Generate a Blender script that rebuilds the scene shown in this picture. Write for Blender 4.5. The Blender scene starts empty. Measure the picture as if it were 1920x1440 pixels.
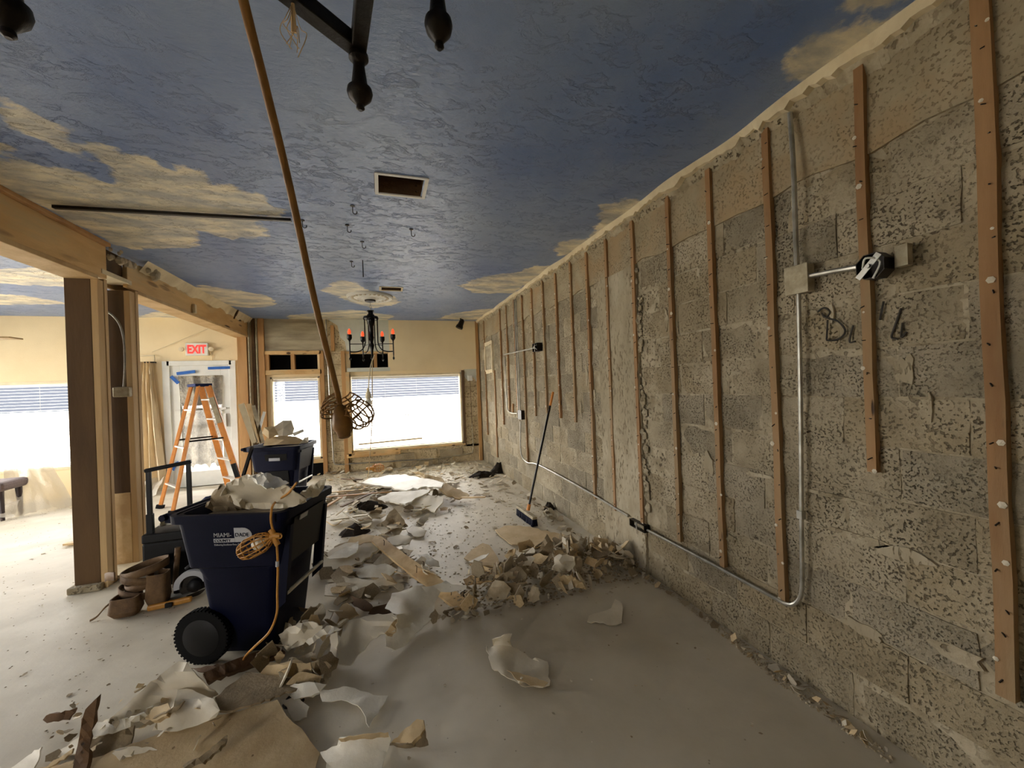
import bpy, bmesh, math, random
import numpy as np
from mathutils import Vector, Matrix, noise
from mathutils.geometry import delaunay_2d_cdt
random.seed(7)
SC = bpy.context.scene
COL = SC.collection
# ------------------------------------------------------------------ camera
EYE = Vector((0, 0, 1.52)); YAW, PIT, ROL, FPX = 0.310576, 0.000614, -0.037207, 760.0
_f = Vector((math.sin(YAW)*math.cos(PIT), math.cos(YAW)*math.cos(PIT), math.sin(PIT)))
_r = Vector((math.cos(YAW), -math.sin(YAW), 0)); _u = _r.cross(_f)
CR = _r*math.cos(ROL) + _u*math.sin(ROL); CU = -_r*math.sin(ROL) + _u*math.cos(ROL); CF = _f
cd = bpy.data.cameras.new('camera'); cam = bpy.data.objects.new('camera', cd); COL.objects.link(cam)
cd.sensor_width = 36; cd.lens = FPX/1920*36; cd.clip_start = 0.02; cd.clip_end = 300
cam.matrix_world = Matrix(((CR.x, CU.x, -CF.x, EYE.x), (CR.y, CU.y, -CF.y, EYE.y), (CR.z, CU.z, -CF.z, EYE.z), (0, 0, 0, 1)))
SC.camera = cam
# ------------------------------------------------------------------ world, lights, exposure
SC.view_settings.view_transform = 'Standard'; SC.view_settings.look = 'None'
SC.view_settings.gamma = 1; SC.view_settings.use_curve_mapping = False
SC.view_settings.exposure = 0.82
SC.cycles.max_bounces = 10; SC.cycles.diffuse_bounces = 6; SC.cycles.transparent_max_bounces = 12
w = bpy.data.worlds.new('overcast_sky'); SC.world = w; w.use_nodes = True
bg = w.node_tree.nodes['Background']; bg.inputs[0].default_value = (1.0, 0.965, 0.93, 1); bg.inputs[1].default_value = 11.0

def area(name, loc, rot, sx, sy, power, color=(1, 1, 1), portal=False):
    l = bpy.data.lights.new(name, 'AREA'); l.shape = 'RECTANGLE'; l.size = sx; l.size_y = sy
    l.energy = power; l.color = color
    o = bpy.data.objects.new(name, l); COL.objects.link(o); o.location = loc; o.rotation_euler = rot
    if portal: l.cycles.is_portal = True
    return o
XW, XL, YB, YF, H = 1.92, -6.9, 8.1, -2.6, 2.83
# the daylight enters by these openings (portals only guide the sky's light)
area('portal_shop_window', (.48, YB+.18, 1.08), (math.radians(-90), 0, 0), 2.1, 1.5, 1, portal=True)
area('portal_side_light', (-1.48, YB+.18, 1.08), (math.radians(-90), 0, 0), .85, 1.5, 1, portal=True)
area('portal_left_window', (-5.3, YB+.18, 1.14), (math.radians(-90), 0, 0), 2.7, 1.4, 1, portal=True)
area('portal_door', (-2.9, YB+.18, 1.2), (math.radians(-90), 0, 0), .7, 1.4, 1, portal=True)
area('portal_fill_left', (XL-.18, 5.6, 1.45), (0, math.radians(-90), 0), 2.1, 4.0, 1, portal=True)  # unseen opening on the left, added for fill
area('portal_fill_rear', (-4.4, YF-.18, 1.45), (math.radians(90), 0, 0), 1.4, 1.7, 1, portal=True)  # unseen opening behind the camera, added for weak fill

# ------------------------------------------------------------------ picture measuring -> place in the room
def ray(px, py): return CF*FPX + CR*(px-960) - CU*(py-720)
def P(px, py, X=None, Y=None, Z=None):
    d = ray(px, py)
    t = (X-EYE.x)/d.x if X is not None else (Y-EYE.y)/d.y if Y is not None else (Z-EYE.z)/d.z
    return EYE + d*t
def PP(px, py, a, b):            # onto the upright plane through floor points a and b
    n = Vector((b[1]-a[1], a[0]-b[0], 0)); d = ray(px, py)
    t = (Vector((a[0], a[1], 0))-EYE).dot(n)/d.dot(n); return EYE + d*t

# ------------------------------------------------------------------ materials
def lin(c): return tuple(((v/255)/12.92 if v/255 <= .04045 else ((v/255+.055)/1.055)**2.4) for v in c)
def mat(name, c1, c2=None, scale=6, rough=.8, metal=0, bump=0, bscale=40, coord='Object', detail=5, stretch=(1, 1, 1),
        spots=None, spot_scale=30, spot_size=.25, spec=.4, bdist=.01, c3=None, c3scale=1.2, trans=0, alpha=1, emit=None, es=0, pits=None, pit_scale=60):
    m = bpy.data.materials.new(name); m.use_nodes = True; nt = m.node_tree; N = nt.nodes; L = nt.links
    b = N['Principled BSDF']; b.inputs['Roughness'].default_value = rough; b.inputs['Metallic'].default_value = metal
    b.inputs['Specular IOR Level'].default_value = spec
    c1 = lin(c1)
    if coord == 'World':
        g = N.new('ShaderNodeNewGeometry'); src = g.outputs['Position']
    else:
        g = N.new('ShaderNodeTexCoord'); src = g.outputs['Object']
    mp = N.new('ShaderNodeMapping'); mp.inputs['Scale'].default_value = stretch; L.new(src, mp.inputs[0]); v = mp.outputs[0]
    def nz(s, d=detail, r=.6):
        n = N.new('ShaderNodeTexNoise'); n.inputs['Scale'].default_value = s; n.inputs['Detail'].default_value = d
        n.inputs['Roughness'].default_value = r; L.new(v, n.inputs['Vector']); return n.outputs['Fac']
    def ramp(fac, a, bb, ca=(0, 0, 0, 1), cb=(1, 1, 1, 1)):
        r = N.new('ShaderNodeValToRGB'); r.color_ramp.elements[0].position = a; r.color_ramp.elements[1].position = bb
        r.color_ramp.elements[0].color = ca; r.color_ramp.elements[1].color = cb; L.new(fac, r.inputs[0]); return r.outputs[0]
    def mix(fac, a, bb):
        x = N.new('ShaderNodeMix'); x.data_type = 'RGBA'
        if hasattr(fac, 'is_linked'): L.new(fac, x.inputs['Factor'])
        else: x.inputs['Factor'].default_value = fac
        for s, i in ((a, 6), (bb, 7)):
            if isinstance(s, tuple): x.inputs[i].default_value = (*s[:3], 1)
            else: L.new(s, x.inputs[i])
        return x.outputs[2]
    col = c1
    if c2 is not None: col = mix(ramp(nz(scale), .35, .65), c1, lin(c2))
    if c3 is not None: col = mix(ramp(nz(c3scale, 4), .48, .62), col, lin(c3))
    if spots is not None:
        vo = N.new('ShaderNodeTexVoronoi'); vo.inputs['Scale'].default_value = spot_scale; L.new(v, vo.inputs['Vector'])
        k = ramp(vo.outputs['Distance'], spot_size*.6, spot_size, (1, 1, 1, 1), (0, 0, 0, 1))
        k2 = ramp(nz(spot_scale*.35, 3), .45, .6)
        mm = N.new('ShaderNodeMath'); mm.operation = 'MULTIPLY'; L.new(k, mm.inputs[0]); L.new(k2, mm.inputs[1])
        col = mix(mm.outputs[0], col, lin(spots)); spotfac = mm.outputs[0]
    if pits is not None:
        k = ramp(nz(pit_scale, 2, .5), .36, .44, (1, 1, 1, 1), (0, 0, 0, 1)); k2 = ramp(nz(pit_scale*.06, 4), .35, .62)
        mm = N.new('ShaderNodeMath'); mm.operation = 'MULTIPLY'; L.new(k, mm.inputs[0]); L.new(k2, mm.inputs[1])
        col = mix(mm.outputs[0], col, lin(pits)); spotfac = mm.outputs[0]
    if isinstance(col, tuple): b.inputs['Base Color'].default_value = (*col, 1)
    else: L.new(col, b.inputs['Base Color'])
    if bump:
        bn = N.new('ShaderNodeBump'); bn.inputs['Strength'].default_value = bump; bn.inputs['Distance'].default_value = bdist
        h = nz(bscale, 6, .65)
        if spots is not None or pits is not None:
            mm = N.new('ShaderNodeMath'); mm.operation = 'SUBTRACT'; L.new(h, mm.inputs[0]); L.new(spotfac, mm.inputs[1]); h = mm.outputs[0]
        L.new(h, bn.inputs['Height']); L.new(bn.outputs[0], b.inputs['Normal'])
    if trans: b.inputs['Transmission Weight'].default_value = trans
    if alpha < 1: b.inputs['Alpha'].default_value = alpha
    if emit: b.inputs['Emission Color'].default_value = (*lin(emit), 1); b.inputs['Emission Strength'].default_value = es
    return m
M = {}
M['block'] = mat('concrete_block', (160, 148, 122), (142, 130, 105), 7, .95, bump=1, bscale=34, coord='World', pits=(96, 85, 65), pit_scale=92, c3=(176, 164, 138), c3scale=1.7, bdist=.014)
M['block_grey'] = mat('concrete_block_grey', (154, 144, 121), (136, 126, 104), 7, .95, bump=1, bscale=38, coord='World', pits=(90, 81, 63), pit_scale=104, c3=(168, 157, 134), c3scale=2, bdist=.014)
M['block_warm'] = mat('concrete_block_warm', (165, 151, 122), (146, 133, 106), 6, .95, bump=.9, bscale=30, coord='World', pits=(102, 90, 68), pit_scale=84, c3=(180, 168, 142), c3scale=1.6, bdist=.014)
M['mortar'] = mat('mortar', (184, 172, 146), (146, 134, 108), 9, .95, bump=.8, bscale=30, coord='World', pits=(96, 84, 64), pit_scale=40)
M['render'] = mat('cement_render', (170, 157, 129), (150, 137, 110), 5, .9, bump=.6, bscale=16, coord='World', pits=(122, 108, 82), pit_scale=70, c3=(164, 142, 108), c3scale=2.2)
M['column'] = mat('cast_concrete', (172, 160, 134), (152, 141, 116), 5, .9, bump=.6, bscale=12, coord='World', pits=(112, 100, 76), pit_scale=60, stretch=(1, 1, .4), c3=(184, 174, 150), c3scale=2)
M['batten'] = mat('batten_wood', (168, 130, 88), (136, 100, 62), 5, .75, bump=.4, bscale=30, coord='World', stretch=(1, 1, .18), spots=(64, 44, 26), spot_scale=22, spot_size=.16, c3=(150, 126, 92), c3scale=3)
M['stud'] = mat('stud_wood', (190, 148, 96), (164, 122, 74), 5, .7, bump=.3, bscale=20, coord='World', stretch=(1, 1, .15), spots=(88, 58, 32), spot_scale=10, spot_size=.12)
M['beam'] = mat('beam_wood', (222, 186, 130), (198, 158, 102), 3.5, .75, bump=.3, bscale=20, coord='World', stretch=(1, .3, 1.6), spots=(86, 62, 36), spot_scale=7, spot_size=.3, c3=(196, 170, 124), c3scale=3)
M['ply'] = mat('post_ply_edge', (210, 180, 132), (188, 154, 106), 6, .75, bump=.3, bscale=24, coord='World', stretch=(1, 1, .12))
M['post'] = mat('post_wood_shade_tone', (100, 76, 48), (78, 58, 36), 4, .8, bump=.3, bscale=20, coord='World', stretch=(1, 1, .2), spots=(50, 36, 22), spot_scale=8, spot_size=.15)  # dark brown carries the shade on the posts' camera-facing fronts
M['pine'] = mat('pale_pine', (222, 196, 150), (202, 172, 124), 5, .7, bump=.2, bscale=30, c3=(194, 162, 116), c3scale=6)
M['oldwood'] = mat('old_brown_wood', (112, 84, 56), (84, 62, 40), 5, .8, bump=.5, bscale=30, spots=(40, 28, 18), spot_scale=20, spot_size=.2)
M['beige'] = mat('beige_wall_paint', (232, 213, 172), (224, 204, 162), 1.5, .85, bump=.15, bscale=60, coord='World')
M['cream'] = mat('cream_plaster', (226, 212, 178), (206, 190, 156), 5, .85, bump=.5, bscale=18, coord='World')
M['pier'] = mat('pier_block_lit_tone', (206, 190, 154), (180, 163, 128), 6, .9, bump=.8, bscale=24, coord='World', pits=(130, 114, 86), pit_scale=40)  # block colour lightened to stand in for bounce light on the shop-front wall
M['bluegrey'] = mat('pale_blue_grey_plaster', (206, 208, 196), (190, 192, 180), 3, .85, bump=.3, bscale=20, coord='World')
M['greyplaster'] = mat('grey_board_marked_concrete', (184, 173, 146), (146, 136, 114), 4, .9, bump=.6, bscale=12, coord='World', stretch=(.4, 1, 2.5))
M['black'] = mat('black_opening', (10, 10, 10), rough=.9, spec=.1)
M['white'] = mat('white_paint', (228, 228, 220), (214, 214, 206), 3, .5)
M['slat'] = mat('white_blind_slat', (232, 232, 228), rough=.5)
M['floor'] = mat('dusty_slab', (198, 189, 168), (178, 169, 148), 1.4, .6, bump=.25, bscale=9, coord='World', c3=(208, 200, 180), c3scale=.9, spots=(140, 130, 112), spot_scale=14, spot_size=.07, spec=.35, detail=8)
M['tan'] = mat('tan_paper_face', (206, 184, 144), (186, 162, 122), 6, .8, bump=.3, bscale=30, spots=(120, 96, 64), spot_scale=14, spot_size=.1)
M['paper'] = mat('grey_paper_face', (222, 213, 192), (204, 195, 172), 4, .6, bump=.3, bscale=10, spec=.5)
M['whitesheet'] = mat('white_paint_face', (236, 232, 218), (214, 208, 190), 5, .6, bump=.5, bscale=16, spec=.5)
M['chunk'] = mat('plaster_chunk', (196, 183, 156), (168, 153, 126), 14, .85, bump=.5, bscale=60)
M['chunkw'] = mat('white_plaster_chunk', (222, 214, 194), (198, 188, 164), 14, .8, bump=.5, bscale=60)
M['chunkb'] = mat('brown_plaster_chunk', (154, 137, 108), (124, 108, 82), 14, .9, bump=.5, bscale=60)
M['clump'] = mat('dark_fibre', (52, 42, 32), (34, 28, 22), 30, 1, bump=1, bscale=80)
M['iron'] = mat('black_iron', (26, 22, 18), (40, 34, 27), 30, .42, .5, bump=.2, bscale=60)
M['gloss_black'] = mat('gloss_black_metal', (16, 15, 15), rough=.25, metal=.4)
M['cord'] = mat('ochre_cord', (150, 108, 52), (126, 90, 42), 30, .5)
M['orange'] = mat('ochre_plastic', (196, 140, 62), (170, 118, 46), 20, .45)
M['bin'] = mat('navy_plastic', (5, 9, 32), (7, 12, 38), 3, .55, bump=.1, bscale=80, spec=.14)
M['rubber'] = mat('black_rubber', (12, 12, 13), rough=.8, spec=.15)
M['blackplastic'] = mat('black_plastic', (10, 10, 12), (14, 14, 16), 20, .5, spec=.25)
M['label'] = mat('white_print', (176, 178, 182), rough=.6)
M['galv'] = mat('galvanised_steel', (186, 184, 174), (150, 148, 138), 12, .38, .7)
M['galvdull'] = mat('dusty_steel', (182, 172, 146), (150, 140, 114), 18, .6, .3, bump=.3, bscale=60)
M['leather'] = mat('brown_leather', (116, 90, 60), (84, 62, 40), 12, .75, bump=.4, bscale=60)
M['blue'] = mat('blue_cloth', (26, 42, 92), (20, 32, 74), 8, .8)
M['tape'] = mat('blue_masking_tape', (48, 104, 184), (40, 92, 168), 20, .7)
M['ladder'] = mat('orange_fibreglass', (214, 140, 62), (200, 126, 54), 20, .5)
M['alu'] = mat('aluminium', (208, 206, 198), rough=.35, metal=.6)
M['red'] = mat('red_sign_face', (236, 60, 50), rough=.5, emit=(240, 50, 45), es=.7)
M['bulb'] = mat('orange_bulb', (236, 96, 50), rough=.3, emit=(255, 90, 50), es=.5)
M['bulbw'] = mat('white_bulb_glass', (232, 224, 204), rough=.25, spec=.6)
M['film'] = mat('clear_plastic_film', (236, 230, 214), rough=.22, spec=.8, alpha=.5, bump=.6, bscale=9, bdist=.05)
M['drape'] = mat('cream_drape', (230, 214, 180), (216, 196, 160), 3, .75, bump=.3, bscale=20)
M['film2'] = mat('crumpled_door_film', (176, 166, 142), (116, 106, 84), 7, .2, spec=.9, alpha=.95, bump=1, bscale=7, bdist=.08)
M['seat'] = mat('mauve_grey_fabric', (116, 104, 102), (104, 92, 92), 60, .9)
M['darkleg'] = mat('dark_wood_leg', (58, 50, 54), rough=.5)
M['mark'] = mat('black_crayon', (64, 60, 54), rough=.9)
M['asphalt'] = mat('pale_pavement', (190, 186, 176), (170, 166, 156), 2, .9)
M['roofing'] = mat('grey_blue_fascia', (50, 54, 62), rough=.9, spec=.1)
g = bpy.data.materials.new('window_glass'); g.use_nodes = True; nt = g.node_tree; nt.nodes.clear()
o_ = nt.nodes.new('ShaderNodeOutputMaterial'); mx = nt.nodes.new('ShaderNodeMixShader'); tr = nt.nodes.new('ShaderNodeBsdfTransparent'); gl = nt.nodes.new('ShaderNodeBsdfGlossy')
gl.inputs['Roughness'].default_value = .02; fr = nt.nodes.new('ShaderNodeFresnel'); fr.inputs[0].default_value = 1.3
nt.links.new(fr.outputs[0], mx.inputs[0]); nt.links.new(tr.outputs[0], mx.inputs[1]); nt.links.new(gl.outputs[0], mx.inputs[2]); nt.links.new(mx.outputs[0], o_.inputs[0])
M['glass'] = g

# ------------------------------------------------------------------ mesh helpers
class MB:
    def __init__(s): s.v = []; s.f = []
    def add(s, v, f):
        n = len(s.v); s.v += [tuple(p) for p in v]; s.f += [tuple(i+n for i in q) for q in f]; return s
    def box(s, a, b):
        x0, y0, z0 = a; x1, y1, z1 = b
        return s.add([(x0, y0, z0), (x1, y0, z0), (x1, y1, z0), (x0, y1, z0), (x0, y0, z1), (x1, y0, z1), (x1, y1, z1), (x0, y1, z1)],
                     [(0, 3, 2, 1), (4, 5, 6, 7), (0, 1, 5, 4), (1, 2, 6, 5), (2, 3, 7, 6), (3, 0, 4, 7)])
    def bar(s, p, q, w, h, up=(0, 0, 1)):
        p = Vector(p); q = Vector(q); d = (q-p).normalized(); u = Vector(up)
        if abs(d.dot(u)) > .98: u = Vector((0, 1, 0))
        a = d.cross(u).normalized()*w/2; b = a.cross(d).normalized()*h/2
        vs = [p-a-b, p+a-b, p+a+b, p-a+b, q-a-b, q+a-b, q+a+b, q-a+b]
        return s.add(vs, [(0, 3, 2, 1), (4, 5, 6, 7), (0, 1, 5, 4), (1, 2, 6, 5), (2, 3, 7, 6), (3, 0, 4, 7)])
    def tube(s, pts, r, n=8, cap=True):
        pts = [Vector(p) for p in pts]; k = len(pts); rs = r if isinstance(r, (list, tuple)) else [r]*k
        vs = []; fs = []; ref = Vector((.3, .2, .93)).normalized()
        for i, p in enumerate(pts):
            d = (pts[min(i+1, k-1)]-pts[max(i-1, 0)]).normalized()
            if i == 0:
                if abs(d.dot(ref)) > .95: ref = Vector((1, 0, 0))
                a = (ref-d*ref.dot(d)).normalized()
            else: a = (a-d*a.dot(d)).normalized()
            b = d.cross(a)
            for j in range(n):
                t = 2*math.pi*j/n; vs.append(p+(a*math.cos(t)+b*math.sin(t))*rs[i])
        for i in range(k-1):
            for j in range(n): fs.append((i*n+j, i*n+(j+1) % n, (i+1)*n+(j+1) % n, (i+1)*n+j))
        if cap: fs.append(tuple(range(n))[::-1]); fs.append(tuple((k-1)*n+j for j in range(n)))
        return s.add(vs, fs)
    def lathe(s, prof, c=(0, 0, 0), n=20, axis='Z', M4=None):
        vs = []; fs = []; k = len(prof)
        for r, z in prof:
            for j in range(n):
                t = 2*math.pi*j/n; x, y = r*math.cos(t), r*math.sin(t)
                p = Vector((x, y, z)) if axis == 'Z' else Vector((x, -z, y)) if axis == 'Y' else Vector((z, x, y))
                if M4: p = M4 @ p
                vs.append(p+Vector(c))
        for i in range(k-1):
            for j in range(n): fs.append((i*n+j, i*n+(j+1) % n, (i+1)*n+(j+1) % n, (i+1)*n+j))
        fs.append(tuple(range(n))[::-1]); fs.append(tuple((k-1)*n+j for j in range(n)))
        return s.add(vs, fs)
    def prism(s, poly, d):      # poly: 3D points in a plane, extruded by vector d
        k = len(poly); d = Vector(d); a = [Vector(p) for p in poly]; b = [p+d for p in a]
        return s.add(a+b, [tuple(range(k))[::-1], tuple(range(k, 2*k))]+[(i, (i+1) % k, k+(i+1) % k, k+i) for i in range(k)])
    def build(s, name, m, parent=None, smooth=False, bevel=0):
        me = bpy.data.meshes.new(name); me.from_pydata(s.v, [], s.f); me.update()
        bm = bmesh.new(); bm.from_mesh(me); bmesh.ops.recalc_face_normals(bm, faces=bm.faces); bm.to_mesh(me); bm.free()
        return link(name, me, m, parent, smooth, bevel)
def link(name, me, m, parent=None, smooth=False, bevel=0):
    if isinstance(m, str): m = M[m]
    if not me.materials: me.materials.append(m)
    if smooth:
        me.polygons.foreach_set('use_smooth', [True]*len(me.polygons))
        me.set_sharp_from_angle(angle=math.radians(40))
    o = bpy.data.objects.new(name, me); COL.objects.link(o)
    if parent is not None:
        o.parent = parent; w_ = Vector((0, 0, 0)); q = parent
        while q is not None: w_ += q.location; q = q.parent
        o.location = -w_
    if bevel:
        b = o.modifiers.new('bevel', 'BEVEL'); b.width = bevel; b.segments = 2; b.limit_method = 'ANGLE'
    return o
def struct(o): o['kind'] = 'structure'; return o
def tag(o, label, cat, group=None):
    o['label'] = label; o['category'] = cat
    if group: o['group'] = group
    return o
def thing(name, label, cat, loc=(0, 0, 0), group=None):
    o = bpy.data.objects.new(name, None); COL.objects.link(o); o.location = loc; o.empty_display_size = .1
    return tag(o, label, cat, group)
def nz(x, y, z=0, s=1): return noise.noise(Vector((x*s, y*s, z*s)))
def smoothpath(pts, n=6):
    pts = [Vector(p) for p in pts]; out = []
    for i in range(len(pts)-1):
        p0 = pts[max(i-1, 0)]; p1 = pts[i]; p2 = pts[i+1]; p3 = pts[min(i+2, len(pts)-1)]
        for j in range(n):
            t = j/n; out.append(.5*((2*p1)+(-p0+p2)*t+(2*p0-5*p1+4*p2-p3)*t*t+(-p0+3*p1-3*p2+p3)*t**3))
    out.append(pts[-1]); return out
def text_mesh(body, size, origin, xdir, updir, m, parent, name='lettering', depth=.002, align='LEFT', squash=1, bold=0):
    cu = bpy.data.curves.new('t', 'FONT'); cu.body = body; cu.size = size; cu.extrude = depth/2; cu.offset = bold; cu.align_x = align
    ob = bpy.data.objects.new('t', cu); COL.objects.link(ob)
    me = bpy.data.meshes.new_from_object(ob.evaluated_get(bpy.context.evaluated_depsgraph_get()))
    bpy.data.objects.remove(ob); bpy.data.curves.remove(cu)
    x = Vector(xdir).normalized(); u = Vector(updir).normalized(); n = x.cross(u)
    for v in me.vertices: v.co = Vector(origin)+x*v.co.x*squash+u*v.co.y+n*v.co.z
    me.materials.clear(); return link(name, me, m, parent)

# ------------------------------------------------------------------ the room
mb = MB().box((XL-.3, YF-.3, -.2), (XW+.3, YB+.3, 0)); floor = struct(mb.build('floor', 'floor'))
struct(MB().box((-60, YB+.3, -.22), (60, 60, -.06)).build('ground_outside', 'asphalt'))
struct(MB().box((-60, -40, -.22), (XL-.3, YB+.3, -.06)).build('ground_outside', 'asphalt'))
# ceiling: painted sky, the cloud shapes are pigment laid out in the ceiling's own plane
CLOUDS = [
 [(0,195),(60,212),(100,235),(128,242),(125,250),(95,255),(110,265),(150,280),(145,287),(110,278),(80,262),(40,240),(0,215),(-60,190)],
 [(165,280),(190,270),(230,290),(290,300),(310,318),(330,312),(385,322),(400,350),(430,350),(455,362),(490,365),(500,385),(530,392),(515,408),(470,404),(490,430),(500,440),(440,450),(400,438),(370,432),(368,463),(290,466),(240,468),(190,445),(90,390),(0,350),(-60,330),(-60,250),(12,275),(0,300),(60,310),(160,325),(220,345),(215,320),(190,300)],
 [(1480,130),(1500,85),(1560,62),(1620,30),(1660,40),(1700,20),(1700,60),(1600,130),(1510,165),(1485,150)],
 [(1570,-40),(1760,-40),(1700,8),(1600,12)],
 [(1120,425),(1130,385),(1190,375),(1215,380),(1110,470),(1050,478),(1033,468),(1060,452),(1105,445)],
 [(862,535),(900,520),(980,510),(1000,497),(1040,500),(960,550),(890,550)],
 [(603,543),(640,525),(665,530),(685,542),(740,556),(750,568),(700,578),(640,560)],
 [(345,545),(380,535),(450,545),(510,558),(517,572),(470,577),(420,572),(380,560)],
 [(540,592),(600,586),(660,580),(740,592),(720,602),(540,602)], [(820,598),(850,588),(900,580),(935,577),(905,601)],
 [(-60,505),(70,502),(140,508),(190,520),(180,545),(140,540),(100,535),(50,535),(-60,525)], [(-60,545),(60,556),(130,570),(-60,572)], [(256,594),(300,584),(345,590),(340,598)]]
nx, ny = 210, 260
gx = np.linspace(XL-.1, XW, nx); gy = np.linspace(YF-.1, YB+.05, ny)
GX, GY = np.meshgrid(gx, gy)
best = np.full(GX.shape, -9.0)
for c in CLOUDS:
    pts = [P(a, b, Z=H) for a, b in c]; n = len(pts); inside = np.zeros(GX.shape, bool); dd = np.full(GX.shape, 9.0)
    for i in range(n):
        x0, y0 = pts[i].x, pts[i].y; x1, y1 = pts[(i+1) % n].x, pts[(i+1) % n].y
        ex, ey = x1-x0, y1-y0; t = np.clip(((GX-x0)*ex+(GY-y0)*ey)/(ex*ex+ey*ey+1e-9), 0, 1)
        dd = np.minimum(dd, np.hypot(GX-x0-t*ex, GY-y0-t*ey))
        cond = ((y0 > GY) != (y1 > GY)) & (GX < (x1-x0)*(GY-y0)/(y1-y0+1e-12)+x0); inside ^= cond
    best = np.maximum(best, np.where(inside, dd, -dd))
vs = [(float(x), float(y), H) for y in gy for x in gx]
fs = [(j*nx+i, (j+1)*nx+i, (j+1)*nx+i+1, j*nx+i+1) for j in range(ny-1) for i in range(nx-1)]
holes = [(P(707,325,Z=H), P(790,368,Z=H)), (P(713,537,Z=H), P(752,545,Z=H))]
HB = [(.02, .31, 2.58, 2.83), (.03, .29, 5.44, 5.62)]
fs = [q for q in fs if not any(a < (vs[q[0]][0]+vs[q[2]][0])/2 < b and c < (vs[q[0]][1]+vs[q[2]][1])/2 < d for a, b, c, d in HB)]
me = bpy.data.meshes.new('ceiling'); me.from_pydata(vs, [], fs); me.update()
at = me.attributes.new('cloud', 'FLOAT', 'POINT'); at.data.foreach_set('value', best.ravel().astype(np.float32))
cm = bpy.data.materials.new('painted_sky_ceiling'); cm.use_nodes = True; nt = cm.node_tree; N = nt.nodes; L = nt.links; B = N['Principled BSDF']
def nd(t, **k):
    n = N.new(t)
    for a, v in k.items(): setattr(n, a, v)
    return n
def cnoise(scale, detail=5, stretch=(1, 1, 1), rough=.6, dist=0):
    mp = nd('ShaderNodeMapping'); mp.inputs['Scale'].default_value = stretch; L.new(tc.outputs['Object'], mp.inputs[0])
    n = nd('ShaderNodeTexNoise'); n.inputs['Scale'].default_value = scale; n.inputs['Detail'].default_value = detail; n.inputs['Roughness'].default_value = rough
    n.inputs['Distortion'].default_value = dist; L.new(mp.outputs[0], n.inputs[0]); return n.outputs['Fac']
def math2(op, a, b):
    n = nd('ShaderNodeMath', operation=op)
    for i, s in enumerate((a, b)):
        if isinstance(s, (int, float)): n.inputs[i].default_value = s
        else: L.new(s, n.inputs[i])
    return n.outputs[0]
def cramp(f, a, b, ca, cb):
    r = nd('ShaderNodeValToRGB'); r.color_ramp.elements[0].position = a; r.color_ramp.elements[1].position = b
    r.color_ramp.elements[0].color = ca; r.color_ramp.elements[1].color = cb; L.new(f, r.inputs[0]); return r.outputs[0]
def cmix(f, a, b):
    x = nd('ShaderNodeMix', data_type='RGBA'); L.new(f, x.inputs['Factor']); L.new(a, x.inputs[6]); L.new(b, x.inputs[7]); return x.outputs[2]
tc = nd('ShaderNodeTexCoord'); av = nd('ShaderNodeAttribute', attribute_name='cloud')
c4 = lambda c: (*lin(c), 1)
blue = cramp(cnoise(1.1, 4, (1, .7, 1)), .35, .68, c4((98, 126, 178)), c4((140, 160, 192)))
cloudc = cramp(cnoise(3.2, 6, (1, 1.8, 1)), .40, .62, c4((178, 178, 172)), c4((244, 234, 206)))
e1 = math2('MULTIPLY', math2('SUBTRACT', cnoise(7, 6), .5), .26)
edge = math2('ADD', math2('ADD', av.outputs['Fac'], .025), e1)
cf = cramp(edge, .0, .035, (0, 0, 0, 1), (1, 1, 1, 1))
L.new(cmix(cf, blue, cloudc), B.inputs['Base Color'])
B.inputs['Roughness'].default_value = .36; B.inputs['Specular IOR Level'].default_value = .6
h1 = math2('MULTIPLY', cramp(cnoise(6, 8, (1, 1.6, 1), .7, .35), .52, .58, (0, 0, 0, 1), (1, 1, 1, 1)), cramp(cnoise(1.6, 3), .38, .62, (.15, .15, .15, 1), (1, 1, 1, 1)))
h2 = cnoise(22, 6, (1, 2.0, 1), .65, .2)
hh = math2('ADD', math2('MULTIPLY', h1, .8), math2('MULTIPLY', h2, .45))
bn = nd('ShaderNodeBump'); bn.inputs['Strength'].default_value = .75; bn.inputs['Distance'].default_value = .014; L.new(hh, bn.inputs['Height']); L.new(bn.outputs[0], B.inputs['Normal'])
ceiling = struct(link('ceiling', me, cm))
struct(MB().box((XL-.3, YF-.3, H+.35), (XW+.3, YB+.3, H+.45)).build('roof_deck', 'oldwood'))
for k, (a, b, c, d) in enumerate(HB):
    t = thing('ceiling_vent_opening', ['open rectangular vent hole in the ceiling with a chipped white rim', 'small dark vent hole in the ceiling behind the far plaster rosette'][k], 'vent', ((a+b)/2, (c+d)/2, H))
    mb = MB()
    for q in (((a-.01, c-.01), (a, d+.01)), ((b, c-.01), (b+.01, d+.01)), ((a, c-.01), (b, c)), ((a, d), (b, d+.01))):
        mb.box((*q[0], H-.005), (*q[1], H+.3))
    mb.build('duct_wall', 'oldwood', t)
    MB().box((a, c, H+.26), (b, d, H+.3)).build('duct_back', 'black', t)
    mb = MB(); w_ = .018
    for q in (((a-w_, c-w_), (a+.004, d+w_)), ((b-.004, c-w_), (b+w_, d+w_)), ((a, c-w_), (b, c+.004)), ((a, d-.004), (b, d+w_))):
        mb.box((*q[0], H-.006), (*q[1], H+.002))
    mb.build('rim', 'white' if k == 0 else 'cream', t)

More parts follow.
